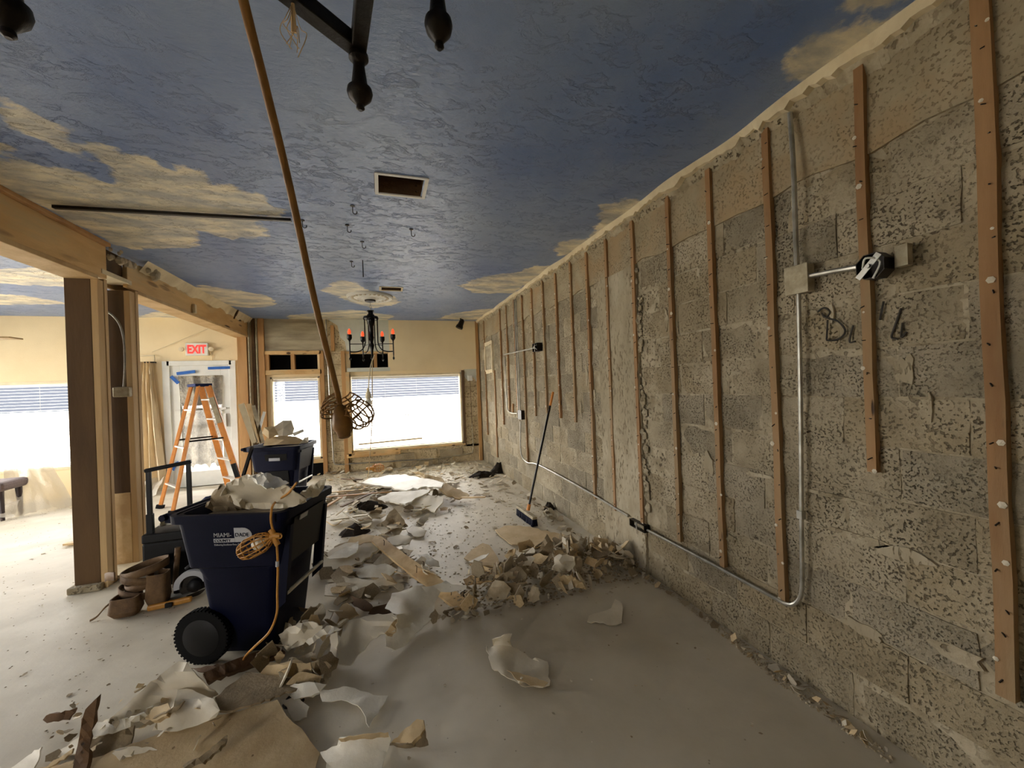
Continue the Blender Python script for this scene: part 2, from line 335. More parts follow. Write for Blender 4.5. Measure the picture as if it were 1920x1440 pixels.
# ---- right wall: blocks laid one by one over a recessed mortar bed
wr = struct(MB().box((XW+.009, YF, -.05), (XW+.3, YB+.3, H+.05)).build('wall_right', 'mortar'))
def blockmesh(seed, L_=.396, Hh=.193):
    rnd = random.Random(seed); nu, nv = 5, 3; vs = []; fs = []
    for j in range(nv+1):
        for i in range(nu+1):
            u = i/nu; v = j/nv; e = (i in (0, nu)) or (j in (0, nv))
            vs.append((rnd.uniform(-.004, .003)+(.006 if e else 0), (u-.5)*L_+rnd.uniform(-.004, .004)*(1 if i in (0, nu) else .3), (v-.5)*Hh+rnd.uniform(-.004, .004)*(1 if j in (0, nv) else .3)))
    for j in range(nv):
        for i in range(nu): a = j*(nu+1)+i; fs.append((a, a+nu+1, a+nu+2, a+1))
    ring = [i for i in range(nu+1)]+[(j+1)*(nu+1)-1 for j in range(1, nv+1)]+[nv*(nu+1)+i for i in range(nu-1, -1, -1)]+[j*(nu+1) for j in range(nv-1, 0, -1)]
    n = len(vs); vs += [(.03, vs[i][1], vs[i][2]) for i in ring]
    k = len(ring)
    for i in range(k): fs.append((ring[i], ring[(i+1) % k], n+(i+1) % k, n+i))
    me = bpy.data.meshes.new('block'); me.from_pydata(vs, [], fs); me.update(); return me
BM = []
for mn in ('block', 'block_grey', 'block_warm'):
    for s in range(5):
        m_ = blockmesh(len(BM)); m_.materials.append(M[mn]); BM.append(m_)
CY0, CY1 = 2.70, 3.30      # concrete tie column
rnd = random.Random(3)
CH = .2015
for c in range(12):
    y = YB-.0-(.2 if c % 2 else 0)
    while y > .05:
        yc = y-.2; y -= .403
        if CY0-.06 < yc < CY1+.06: continue
        o = bpy.data.objects.new('block', rnd.choice(BM)); COL.objects.link(o); o.parent = wr
        hw = 1.0
        if CY0-.2 < yc <= CY0-.06: hw = (CY0-(yc-.2))/.4; yc = (CY0+yc-.2)/2
        elif CY1+.06 <= yc < CY1+.2: hw = (yc+.2-CY1)/.4; yc = (CY1+yc+.2)/2
        o.scale = (1, hw, 1)
        o.location = (XW+rnd.uniform(-.003, .004), yc+rnd.uniform(-.003, .003), CH*(c+.5)+rnd.uniform(-.002, .002))
        o.rotation_euler = (rnd.uniform(-.006, .006), 0, 0 if rnd.random() < .5 else 0)
# behind the camera the wall goes on as one rendered face
MB().box((XW, YF, 0), (XW+.02, .1, CH*12)).build('rendered_face', 'render', wr)
# rough bond beam at the top
def rough_panel(y0, y1, z0, z1, x, amp, step=.06, rag=0, seed=0):
    mb = MB(); nu = max(2, int((y1-y0)/step)); nv = max(2, int((z1-z0)/step)); vs = []
    for j in range(nv+1):
        for i in range(nu+1):
            yy = y0+(y1-y0)*i/nu; zz = z0+(z1-z0)*j/nv
            if j == 0: zz += rag*nz(yy*4, seed, 1)
            if i == 0 or i == nu: yy += rag*.5*nz(zz*5, seed, i)
            vs.append((x+amp*nz(yy*3, zz*3, seed)+amp*.6*nz(yy*12, zz*12, seed), yy, zz))
    fs = [(j*(nu+1)+i, (j+1)*(nu+1)+i, (j+1)*(nu+1)+i+1, j*(nu+1)+i+1) for j in range(nv) for i in range(nu)]
    n = len(vs); ring = [i for i in range(nu+1)]+[(j+1)*(nu+1)-1 for j in range(1, nv+1)]+[nv*(nu+1)+i for i in range(nu-1, -1, -1)]+[j*(nu+1) for j in range(nv-1, 0, -1)]
    vs += [(x+.06, vs[i][1], vs[i][2]) for i in ring]; k = len(ring)
    fs += [(ring[i], ring[(i+1) % k], n+(i+1) % k, n+i) for i in range(k)]
    return mb.add(vs, fs)
rough_panel(YF, YB, 2.42, H+.02, XW-.004, .006, .08, .04, 3).build('bond_beam', 'render', wr, True)
rough_panel(CY0, CY1, 0, 2.42, XW-.012, .008, .05, 0, 9).build('tie_column', 'column', wr, True)
# mortar smears and render remains on the blocks
def smear(yc, zc, w_, h_, seed, name='mortar_smear', m='render'):
    n = 14; pts = []
    for i in range(n):
        t = 2*math.pi*i/n; k = .7+.5*nz(math.cos(t)*1.5, math.sin(t)*1.5, seed*3.7)+.1*random.random()
        pts.append((XW-.004, yc+math.cos(t)*w_*k, zc+math.sin(t)*h_*k))
    MB().prism(pts, (.012, 0, 0)).build(name, m, wr)
for i, (a, b, c, d) in enumerate([(1265,830,.05,.06),(1330,870,.05,.1),(1700,690,.03,.09),(1615,1010,.14,.03),(1100,700,.03,.12),(1115,745,.04,.07),(1090,770,.03,.1),(1690,1040,.12,.04),(1420,890,.1,.02),(1560,930,.2,.012),(1745,760,.008,.07),(1560,590,.012,.05),(1250,600,.03,.1),(1075,640,.03,.09),(1380,700,.06,.015),(1490,780,.1,.008),(1370,1010,.05,.03),(1620,1180,.12,.04),(1800,1230,.1,.04)]):
    p = P(a, b, X=XW); smear(p.y, p.z, c, d, i, m='column' if i % 3 else 'mortar')
# ragged spall along the tie column's near edge
mb = MB(); z = .2
while z < 2.4:
    s = random.uniform(.015, .04); mb.lathe([(0.001, -s*.5), (s, -.1*s), (s*.7, s*.4), (.001, s*.6)], (XW-.004, CY0+random.uniform(-.05, .05), z), 5, 'X'); z += random.uniform(.02, .05)
o = mb.build('spalled_edge', 'mortar', wr); o['kind'] = 'stuff'

# plaster edge left under the ceiling on the right
mb = MB(); ys = np.arange(YF, YB+.01, .03); lo = [H-.03-.04*abs(nz(y*4.3, 5))-.04*abs(nz(y*13, 1))+.02*nz(y*31, 2) for y in ys]
for i in range(len(ys)-1):
    y0, y1 = ys[i], ys[i+1]
    d0 = .055+.03*nz(y0*2, 8); d1 = .055+.03*nz(y1*2, 8)
    mb.add([(XW-d0, y0, lo[i]), (XW-d1, y1, lo[i+1]), (XW-d1-.012, y1, H), (XW-d0-.012, y0, H), (XW, y0, lo[i]-.01), (XW, y1, lo[i+1]-.01)], [(0, 1, 2, 3), (4, 5, 1, 0)])
struct(mb.build('trim_1', 'cream'))
mb = MB()
for i in range(len(ys)-1):
    y0 = ys[i]
    if -.5 < y0: mb.add([(XW-.03, y0, lo[i]-.004), (XW-.03, ys[i+1], lo[i+1]-.004), (XW-.002, ys[i+1], lo[i+1]-.05-.03*abs(nz(y0*5, 4))), (XW-.002, y0, lo[i]-.05-.03*abs(nz(y0*5, 4)))], [(0, 1, 2, 3)])
o = mb.build('torn_lath_edge', 'mortar', wr); o['kind'] = 'stuff'

# ---- battens on the right wall
BT = [(1838,1887,1310,.045),(1597,1636,885,.034),(1440,1467,1127,.036),(1332,1354,1062,.034),(1250,1274,1015,.034),(1189,1204,985,.036),(1140,1153,957,.034),(1099,1115,935,.034),(1067,1079,792,.034),(1040,1050,784,.034),(1017,1025,775,.034),(995,1004,780,.034),(977,989,870,.034),(962,970,770,.034),(948,955,772,.034),(936,944,796,.034),(907,914,815,.04)]
rnd = random.Random(11)
lumps = MB()
for k, (xt, xb, yb, wd) in enumerate(BT):
    p = P(xb, yb, X=XW-.02); zt = H-.05-rnd.uniform(0, .03)
    y0, y1 = p.y-wd/2, p.y+wd/2; vs = []; n = 12
    mb = MB()
    for i in range(n+1):
        z = p.z+(zt-p.z)*i/n; dy = .006*nz(z*2, k*7.1); e = rnd.uniform(-.0015, .0015)
        vs += [(XW-.024, y0+dy+e, z), (XW-.024, y1+dy, z), (XW+.004, y1+dy, z), (XW+.004, y0+dy+e, z)]
    fs = []
    for i in range(n):
        for j in range(4): fs.append((i*4+j, i*4+(j+1) % 4, i*4+4+(j+1) % 4, i*4+4+j))
    fs += [(0, 1, 2, 3), (n*4+3, n*4+2, n*4+1, n*4)]
    o = mb.add(vs, fs).build('batten', 'batten', wr)
    nb = MB(); z = p.z+.06
    while z < zt:
        yy = p.y+rnd.uniform(-.012, .012); nb.bar((XW-.023, yy, z), (XW-.023-rnd.uniform(.008, .02), yy+rnd.uniform(-.012, .006), z-rnd.uniform(0, .012)), .0035, .0035); z += rnd.uniform(.07, .2)
    q = nb.build('nails', 'iron', wr); q['kind'] = 'stuff'
    z = p.z+.2*rnd.random()
    while z < zt-.1:
        s = rnd.uniform(.005, .013)
        lumps.lathe([(.001, -s*.4), (s, -.1*s), (s*rnd.uniform(.5, .8), s*.35), (.001, s*.5)], (XW-.026, p.y+rnd.uniform(-.02, .02), z), 6, 'X'); z += rnd.uniform(.12, .55)
o = lumps.build('plaster_keys', 'chunkw', wr); o['kind'] = 'stuff'
p = P(929, 694, X=XW); q = P(934, 857, X=XW)
MB().box((XW-.02, q.y-.017, q.z), (XW+.002, q.y+.017, p.z)).build('batten', 'batten', wr)
p = P(963, 757, X=XW); q = P(963, 775, X=XW); MB().box((XW-.02, q.y-.02, q.z), (XW+.002, q.y+.02, p.z)).build('batten', 'stud', wr)
# niche knocked in the wall near the far corner
a = P(912, 650, X=XW); b = P(925, 692, X=XW)
MB().box((XW-.012, b.y, b.z), (XW-.008, a.y, a.z)).build('niche_back', 'greyplaster', wr)
mb = MB()
for (y0, z0, y1, z1) in ((b.y-.06, b.z, b.y, a.z+.06), (a.y, b.z-.03, a.y+.05, a.z), (b.y-.03, a.z, a.y+.03, a.z+.07), (b.y-.06, b.z-.07, a.y, b.z)):
    mb.add(*[(lambda t: (t.v, t.f))(rough_panel(y0, y1, z0, z1, XW-.03, .012, .03, .03, 5))][0])
mb.build('niche_edge', 'cream', wr)

# crayon marks on the blocks
def onwall(pts, n=6): return [(v.x, v.y, v.z) for v in smoothpath([P(a, b, X=XW-.006) for a, b in pts], n)]
t = thing('crayon_marks', 'black crayon scrawl like an S and strokes on the block wall beside the second batten', 'writing', P(1570, 620, X=XW-.006))
for s in ([(1533,585),(1545,577),(1556,585),(1548,595),(1541,588),(1552,596),(1572,603),(1584,618),(1580,630),(1565,638),(1550,638)], [(1552,600),(1550,637)], [(1600,610),(1593,640),(1604,640)], [(1657,565),(1650,600)], [(1690,578),(1678,612),(1672,632),(1684,636)], [(1693,605),(1690,632),(1700,622)]):
    MB().tube(onwall(s), .004, 5).build('stroke', 'mark', t)

# ---- conduits and boxes
def conduit(label, runs, r=.011, m='galv', name='conduit', strap=()):
    p0 = Vector(runs[0][0]); t = thing(name, label, 'conduit', p0)
    for pts in runs: MB().tube(pts, r, 8).build('pipe', m, t, True)
    for s in strap: MB().box((s[0]-.014, s[1]-.014, s[2]-.02), (s[0]+.014, s[1]+.014, s[2]+.02)).build('coupling', m, t, bevel=.003)
    return t
def W(a, b, off=.03): return P(a, b, X=XW-off)
def bez(pts): return smoothpath(pts, 5)
c = W(1503, 1080, .03)
run = [W(1481,212,.03), W(1488,320,.05), W(1491,420,.04), W(1494,500,.04)]
conduit('steel conduit hanging from the ceiling down to the square junction box', [bez(run)], strap=[])
low = [W(1497,545), W(1500,700), W(1502,850), W(1503,1000), W(1504,1085), W(1501,1118), W(1488,1133), W(1470,1131), W(1450,1120), W(1330,1055), W(1214,994)]
conduit('long steel conduit dropping from the square junction box and bending along the wall', [bez(low)], .0095, strap=[W(1502,965,.03)])
conduit('steel conduit running low along the wall behind the broom', [bez([W(1178,968), W(1090,915), W(1010,872), W(990,868), W(980,858), W(976,840), W(976,790)])], .0095)
conduit('paired thin conduits climbing from the far metal box to the ceiling', [[W(972,770), W(964,562)], [W(975,770), W(967,560)]], .009)
conduit('short conduit curving left and up from the far metal box', [bez([W(970,775), W(958,774), W(952,768), W(950,755), W(946,670)])], .009)
conduit('short pale steel conduit between the square junction box and the round box', [[W(1515,518,.035), W(1565,508,.05), W(1612,500,.05)]], .011)
conduit('pale steel conduit stub running level across four far battens', [[W(945,665,.06), W(1003,652,.06)]], .010)
def wallbox(label, a, b, dep=.05, m='galvdull', name='junction_box', open_=False):
    p = P(*a, X=XW-dep); q = P(*b, X=XW-dep); t = thing(name, label, 'electrical box', ((p.x), (p.y+q.y)/2, (p.z+q.z)/2))
    y0, y1 = sorted((p.y, q.y)); z0, z1 = sorted((p.z, q.z))
    if not open_:
        MB().box((XW-dep, y0, z0), (XW-.002, y1, z1)).build('box_body', m, t, bevel=.004)
        MB().box((XW-dep-.004, y0-.003, z0-.003), (XW-dep, y1+.003, z1+.003)).build('cover_plate', m, t, bevel=.002)
    else:
        mb = MB(); w_ = .004
        mb.box((XW-.006, y0, z0), (XW-.002, y1, z1)).box((XW-dep, y0, z0), (XW-.002, y0+w_, z1)).box((XW-dep, y1-w_, z0), (XW-.002, y1, z1)).box((XW-dep, y0, z0), (XW-.002, y1, z0+w_)).box((XW-dep, y0, z1-w_), (XW-.002, y1, z1))
        mb.build('box_body', m, t)
        MB().tube(bez([(XW-.01, (y0+y1)/2, z1-.01), (XW-dep-.01, (y0+y1)/2+.01, (z0+z1)/2+.01), (XW-.02, (y0+y1)/2-.01, z0+.01)]), .004, 6).build('wire', 'white', t)
        MB().box((XW-dep-.003, (y0+y1)/2-.008, z0), (XW-dep, (y0+y1)/2+.008, z1)).build('strap_bar', 'galv', t)
    return t
wallbox('square junction box crusted with white plaster on the near wall conduit', (1472,505), (1515,545), .05, 'galvdull')
wallbox('open dark outlet box on the low conduit at the concrete column', (1180,972), (1208,1000), .05, 'iron', 'outlet_box', True)
wallbox('small grey metal box on the far wall at the end of the conduits', (971,769), (978,787), .05, 'iron')
wallbox('dark open box at the right end of the far level conduit', (998,645), (1007,658), .07, 'iron', 'outlet_box', True)
# round open box on the second batten
c = P(1640, 500, X=XW-.06)
t = thing('octagon_box', 'open octagonal metal ceiling box fixed beside the second batten', 'electrical box', c)
mb = MB(); n = 8; R0 = .052
for i in range(n):
    a0, a1 = 2*math.pi*(i+.5)/n, 2*math.pi*(i+1.5)/n
    y0, z0, y1, z1 = R0*math.cos(a0), R0*math.sin(a0), R0*math.cos(a1), R0*math.sin(a1)
    mb.add([(c.x-.03, c.y+y0, c.z+z0), (c.x-.03, c.y+y1, c.z+z1), (c.x+.03, c.y+y1, c.z+z1), (c.x+.03, c.y+y0, c.z+z0)], [(0, 1, 2, 3)])
mb.add([(c.x+.03, c.y+R0*math.cos(2*math.pi*(i+.5)/n), c.z+R0*math.sin(2*math.pi*(i+.5)/n)) for i in range(n)], [tuple(range(n))])
o = mb.build('box_body', 'iron', t); sm = o.modifiers.new('s', 'SOLIDIFY'); sm.thickness = .003
MB().bar((c.x-.033, c.y+.04, c.z-.04), (c.x-.033, c.y-.035, c.z+.04), .022, .003, (1, 0, 0)).build('mounting_strap', 'galv', t)
MB().lathe([(.008, 0), (.008, .01), (.004, .014)], (c.x-.045, c.y, c.z), 10, 'X').build('screw', 'galv', t)
MB().tube(bez([(c.x-.02, c.y+.03, c.z), (c.x-.05, c.y, c.z+.03), (c.x-.02, c.y-.03, c.z+.01), (c.x-.03, c.y-.01, c.z-.05)]), .004, 6).build('wire', 'white', t)
MB().box((XW-.05, c.y-.1, c.z-.02), (XW-.02, c.y-.06, c.z+.06)).build('bracket', 'galvdull', t)

# ---- back wall (shop front) at YB
WINS = [(-.58, 1.53, .36, 1.80), (-1.87, -1.07, .30, 1.80), (-6.7, -3.95, .46, 1.83)]
DOOR = (-3.36, -2.44, 0, 2.03)
TR1 = (-1.9, -1.1, 1.93, 2.2); TR2 = (-.55, .13, 1.93, 2.2)
opens = [WINS[0], WINS[1], WINS[2], DOOR, TR1, TR2]
mb = MB()
xs = sorted({XL-.3, XW+.3}|{v for o in opens for v in o[:2]}); zs = sorted({-.1, H+.4}|{v for o in opens for v in o[2:]})
for i in range(len(xs)-1):
    for j in range(len(zs)-1):
        cx, cz = (xs[i]+xs[i+1])/2, (zs[j]+zs[j+1])/2
        if not any(o[0] < cx < o[1] and o[2] < cz < o[3] for o in opens): mb.box((xs[i], YB, zs[j]), (xs[i+1], YB+.2, zs[j+1]))
wb = struct(mb.build('wall_back', 'beige'))
# outside: pavement in front is bright; a dark fascia of the canopy across the street shows at the top of the panes
struct(MB().box((-60, 24, 1.05), (60, 26, 2.7)).build('canopy_across_street', 'roofing'))
for x in range(-56, 60, 14): struct(MB().box((x, 24.6, -.06), (x+.5, 25.2, 1.05)).build('canopy_pillar', 'asphalt'))
# stripped finishes of the front wall: pieces standing proud of it
def patch(pts, dep, m, name, par=wb):
    return MB().prism([(x, YB-dep, z) for x, z in pts], (0, dep+.002, 0)).build(name, m, par)
def rag(pts, amp=.012, n=5, seed=0):
    out = []
    for i in range(len(pts)):
        a = pts[i]; b = pts[(i+1) % len(pts)]
        for j in range(n):
            t = j/n; out.append((a[0]+(b[0]-a[0])*t+amp*nz(i*3+t*4, seed), a[1]+(b[1]-a[1])*t+amp*nz(i*3+t*4, seed+9)))
    return out
patch([(-2.02, 2.24), (-.98, 2.24), (-.98, H), (-2.02, H)], .012, 'greyplaster', 'concrete_lintel')
patch(rag([(-1.0, 0), (-.62, 0), (-.62, 2.2), (-.6, 2.45), (-.8, 2.7), (-.85, H), (-1.0, H)], .03), .010, 'pier', 'block_pier')
patch(rag([(-.9, H), (-.74, 2.72), (-.70, 2.5), (-.62, 2.42), (-.6, 2.24), (.16, 2.24), (.16, H)], .02, 4, 3), .03, 'bluegrey', 'blue_grey_plaster_remnant')
patch([(.16, 1.86), (1.84, 1.86), (1.88, 2.2), (1.87, H), (.16, H)], .045, 'beige', 'plaster_panel')
patch(rag([(1.58, .3), (1.84, .3), (1.84, 1.86), (1.58, 1.86)], .01), .012, 'pier', 'bare_block_strip')
patch(rag([(-.62, 0), (1.84, 0), (1.84, .34), (-.62, .34)], .012), .012, 'pier', 'sill_masonry')
for i, (x0, x1, z0, z1, m) in enumerate([(.66, .98, .12, .30, 'pier'), (-.6, -.2, .02, .16, 'pier'), (-.15, .15, .03, .17, 'pier'), (.2, .55, .14, .27, 'render'), (1.05, 1.5, .13, .28, 'render'), (1.0, 1.3, .01, .11, 'mortar'), (.3, .9, .0, .09, 'column')]):
    patch(rag([(x0, z0), (x1, z0), (x1, z1), (x0, z1)], .012, 3, i), .03, m, 'masonry_unit')
for z in np.arange(.2, 2.3, .2): patch([(-.98, z), (-.66, z), (-.66, z+.006), (-.98, z+.006)], .013, 'oldwood', 'mortar_joint')
for z in np.arange(.5, 1.8, .2): patch([(1.6, z), (1.82, z), (1.82, z+.006), (1.6, z+.006)], .016, 'oldwood', 'mortar_joint')
patch(rag([(1.60, 1.7), (1.66, 1.62), (1.75, 1.72), (1.84, 1.6), (1.84, 1.86), (1.6, 1.86)], .02), .02, 'bluegrey', 'plaster_remnant')
# timber in the front wall: each stud a part
for (x0, x1, z0, z1, d, m) in [(-2.32, -2.18, 0, 2.5, .12, 'stud'), (-2.12, -2.07, 0, H, .05, 'oldwood'), (-2.02, -1.93, 0, H, .06, 'stud'), (-1.06, -.99, 0, 2.26, .05, 'stud'), (-.70, -.63, 0, 2.25, .05, 'stud'), (-.63, -.57, .3, 1.86, .06, 'beam'), (1.84, 1.9, 0, H, .05, 'stud'), (-.86, -.80, 2.25, 2.72, .05, 'stud'), (1.535, 1.58, .32, 1.84, .04, 'post')]:
    MB().box((x0, YB-d, z0), (x1, YB+.01, z1)).build('stud', m, wb, bevel=.003)
for (x0, x1, z0, z1, d) in [(-1.95, -1.03, 2.2, 2.26, .05), (-1.95, -1.03, 1.84, 1.92, .05), (-.63, .14, 2.2, 2.25, .03), (-.66, .3, .27, .35, .06), (-.6, 1.56, .34, .37, .045), (-1.9, -1.05, .23, .29, .05)]:
    MB().box((x0, YB-d, z0), (x1, YB+.01, z1)).build('rail', 'beam', wb, bevel=.003)
MB().box((-.6, YB-.06, 1.86), (.16, YB+.01, 1.93)).build('rail', 'bluegrey', wb)
for (T, div) in ((TR1, -1.5), (TR2, -.1)):
    MB().box((T[0], YB+.12, T[2]), (T[1], YB+.14, T[3])).build('dark_board', 'black', wb)
    MB().box((div-.03, YB-.03, T[2]), (div+.03, YB+.1, T[3])).build('mullion', 'stud', wb)
MB().box((TR1[0]-.03, YB-.04, 1.9), (TR1[0]+.03, YB+.05, 2.22)).build('stud', 'stud', wb)
MB().box((-1.86, YB-.02, .0), (-1.06, YB+.05, .24)).build('dark_kick_panel', 'black', wb)
# baseboard along the left portion
mb = MB()
for x in np.arange(-6.7, -3.5, .12):
    h0 = .035+.02*abs(nz(x*3, 1)); mb.box((x, YB-.02, 0), (x+.12, YB, h0))
struct(mb.build('baseboard_back', 'cream'))

def window(k, T, blind_label, slat_z0, names):
    x0, x1, z0, z1 = T; t = struct(bpy.data.objects.new('window_%d' % k, None)); COL.objects.link(t); t.location = ((x0+x1)/2, YB+.1, z0)
    f = MB(); w_ = .035
    for a, b in (((x0, z0), (x0+w_, z1)), ((x1-w_, z0), (x1, z1)), ((x0, z0), (x1, z0+w_)), ((x0, z1-w_), (x1, z1))): f.box((a[0], YB-.012, a[1]), (b[0], YB+.14, b[1]))
    f.build('frame', 'cream', t, bevel=.003)
    MB().box((x0+.03, YB+.13, z0+.03), (x1-.03, YB+.135, z1-.03)).build('pane', 'glass', t)
    b = thing('window_blind', blind_label, 'blind', ((x0+x1)/2, YB+.06, z1-.04))
    MB().box((x0+.045, YB+.03, z1-.08), (x1-.045, YB+.08, z1-.04)).build('headrail', 'slat', b)
    me = bpy.data.meshes.new('slat'); L_ = x1-x0-.1; a = math.radians(8); cw = .024
    me.from_pydata([(-L_/2, -cw*math.cos(a), -cw*math.sin(a)), (L_/2, -cw*math.cos(a), -cw*math.sin(a)), (L_/2, 0, .003), (-L_/2, 0, .003), (L_/2, cw*math.cos(a), cw*math.sin(a)), (-L_/2, cw*math.cos(a), cw*math.sin(a))], [], [(0, 1, 2, 3), (3, 2, 4, 5)])
    me.materials.append(M['slat']); z = z1-.12; bx, by, bz = b.location
    while z > slat_z0:
        o = bpy.data.objects.new('slat', me); COL.objects.link(o); o.parent = b; o.location = (0, YB+.055-by, z-bz); o.rotation_euler = (random.uniform(-.05, .05), 0, 0); z -= .047
    MB().box((x0+.05, YB+.035, slat_z0-.015), (x1-.05, YB+.075, slat_z0)).build('bottom_rail', 'slat', b)
    for fx in names: MB().tube([(x0+(x1-x0)*fx, YB+.03, z1-.06), (x0+(x1-x0)*fx, YB+.03, slat_z0)], .002, 5).build('ladder_cord', 'galv', b)
    return t
window(1, WINS[0], 'white horizontal blind lowered over the wide shop window on the right', .42, (.06, .3, .58, .95))
window(2, WINS[1], 'white horizontal blind in the narrow window above the far blue cart', .36, (.12, .9))
window(3, WINS[2], 'white horizontal blind over the wide window left of the wooden posts', .52, (.3, .62, .8))
MB().bar((-.45, YB+.02, .5), (.72, YB+.02, .53), .012, .03).build('loose_rail', 'beige', bpy.data.objects['window_1'])

# exit door
d = struct(bpy.data.objects.new('door_1', None)); COL.objects.link(d); d.location = (-2.9, YB, 0)
x0, x1, z0, z1 = DOOR; f = MB()
f.box((x0-.06, YB-.03, 0), (x0+.04, YB+.1, z1+.08)).box((x1-.04, YB-.03, 0), (x1+.06, YB+.1, z1+.08)).box((x0, YB-.03, z1), (x1, YB+.1, z1+.08)); f.build('door_frame', 'white', d, bevel=.005)
f = MB(); f.box((x0+.04, YB+.0, .01), (x0+.17, YB+.05, z1)).box((x1-.17, YB, .01), (x1-.04, YB+.05, z1)).box((x0+.17, YB, 1.82), (x1-.17, YB+.05, z1)).box((x0+.17, YB, .01), (x1-.17, YB+.05, .26)); f.build('door_leaf', 'white', d, bevel=.004)
MB().box((x0+.17, YB+.02, .26), (x1-.17, YB+.025, 1.82)).build('glass_pane', 'glass', d)
MB().box((x1-.13, YB-.05, .98), (x1-.1, YB, 1.2)).build('push_handle', 'alu', d)
MB().box((x0+.1, YB-.03, 1.28), (x1-.1, YB-.01, 1.31)).build('crash_bar', 'alu', d)
def foldsheet(name, label, cat, corners, nu, nv, amp, freq, m, seed=0, parent=None, thick=0, ragb=0):
    a, b, c, e = [Vector(v) for v in corners]; vs = []; nrm = (b-a).cross(e-a).normalized()
    for j in range(nv+1):
        for i in range(nu+1):
            u, v = i/nu, j/nv; p = a*(1-u)*(1-v)+b*u*(1-v)+c*u*v+e*(1-u)*v
            p = p+nrm*amp*(math.sin(u*freq+2*nz(u*3, v*2, seed))+.6*nz(u*9, v*3, seed+3))
            if j == nv and ragb: p.z += ragb*nz(u*7, seed)
            vs.append(p)
    fs = [(j*(nu+1)+i, j*(nu+1)+i+1, (j+1)*(nu+1)+i+1, (j+1)*(nu+1)+i) for j in range(nv) for i in range(nu)]
    o = MB().add(vs, fs).build(name, m, parent, True)
    if label: tag(o, label, cat)
    return o
foldsheet('plastic_sheet', 'crumpled clear plastic sheet taped over the glass of the exit door', 'plastic sheet', [(-3.2, YB-.04, 1.86), (-2.58, YB-.04, 1.86), (-2.62, YB-.06, .34), (-3.15, YB-.06, .38)], 30, 40, .03, 14, 'film2', 4, ragb=.12)
tp = thing('masking_tape', 'strips of blue masking tape stuck around the top of the exit door', 'tape', (-2.9, YB-.035, 2.0))
for (a, b, w_) in [((-3.22, 1.90), (-2.96, 1.93), .05), ((-3.3, 1.86), (-3.2, 1.74), .05), ((-2.78, 1.98), (-2.46, 1.985), .045)]:
    MB().bar((a[0], YB-.034, a[1]), (b[0], YB-.034, b[1]), .004, w_).build('strip', 'tape', tp)
tag(MB().add([(-3.32, YB-.037, .42), (-3.24, YB-.037, .46), (-3.22, YB-.037, .4), (-3.28, YB-.037, .36), (-3.3, YB-.037, .3), (-3.34, YB-.037, .33)], [(0, 1, 2, 3, 4, 5)]).build('tape_scrap', 'tape'), 'scrap of blue tape low on the left jamb of the exit door', 'tape')
# EXIT sign
c = P(370, 655, Y=YB-.03)
t = thing('exit_sign', 'lit white EXIT sign with red letters above the door', 'sign', c)
MB().box((c.x-.16, YB-.055, c.z-.105), (c.x+.16, YB, c.z+.105)).build('housing', 'white', t, bevel=.008)
text_mesh('EXIT', .19, (c.x-.135, YB-.057, c.z-.065), (1, 0, 0), (0, 0, 1), 'red', t, squash=.68, depth=.004, bold=.007)
for s in (-1, 1): MB().lathe([(.02, 0), (.038, .03), (.038, .05), (.01, .055)], (c.x+s*.21, YB-.03, c.z), 14, 'Y').build('lamp_head', 'cream', t, True)
tag(MB().tube(bez([(c.x+.17, YB-.02, c.z-.03), (c.x+.2, YB-.02, c.z-.1), (c.x+.2, YB-.02, 2.09)]), .006, 6).build('cable', 'beige'), 'thin beige cable dropping from the exit sign to the door frame', 'cable')
tag(MB().tube(bez([P(285,660,Y=YB-.03), P(345,635,Y=YB-.03), P(400,612,Y=YB-.02)]), .004, 5).build('cable', 'cream'), 'thin slanting wire across the wall left of the exit sign', 'cable')
# drape and pipe left of the door
t = thing('curtain', 'cream protective drape gathered on a pipe left of the exit door', 'curtain', (-3.62, YB-.1, 0))
foldsheet('cloth', None, None, [(-3.72, YB-.1, 2.1), (-3.52, YB-.1, 2.1), (-3.38, YB-.12, .1), (-3.98, YB-.14, .08)], 40, 20, .05, 34, 'drape', 2, t)
MB().tube([(-3.86, YB-.06, 2.2), (-3.5, YB-.06, 2.2), (-3.5, YB-.06, 2.1)], .012, 8).build('pipe', 'cream', t)
MB().box((-3.62, YB-.12, 2.08), (-3.48, YB-.05, 2.1)).build('clamp', 'iron', t)
foldsheet('plastic_sheet', 'clear plastic heaped on the floor at the foot of the drape', 'plastic sheet', [(-4.0, YB-.06, .3), (-3.4, YB-.06, .26), (-3.35, YB-.5, .02), (-4.1, YB-.45, .02)], 24, 14, .04, 16, 'film', 8)
# corner wire, small white box, spotlight, conduits on the back wall
t = thing('socket_box', 'small white socket box at the top of the bare block strip by the right corner', 'electrical box', P(882, 708, Y=YB-.03))
MB().box((1.66, YB-.05, 1.62), (1.75, YB-.012, 1.73)).build('box_body', 'white', t, bevel=.004)
MB().tube([(1.7, YB-.03, 1.62), (1.71, YB-.025, .75)], .005, 6).build('wire', 'oldwood', t)
conduit('pale conduit bending to the left at the foot of the bare block strip', [bez([(1.71, YB-.03, .75), (1.72, YB-.03, .3), (1.70, YB-.03, .2), (1.6, YB-.035, .15), (.6, YB-.04, .1)])], .011, 'galvdull')
conduit('grey conduit running down the block pier and turning right near the floor', [bez([(-.93, YB-.04, H), (-.92, YB-.04, 2), (-.91, YB-.04, 1.2), (-.89, YB-.04, .4), (-.88, YB-.04, .22), (-.82, YB-.04, .17), (-.5, YB-.04, .16), (.9, YB-.05, .12)])], .012)
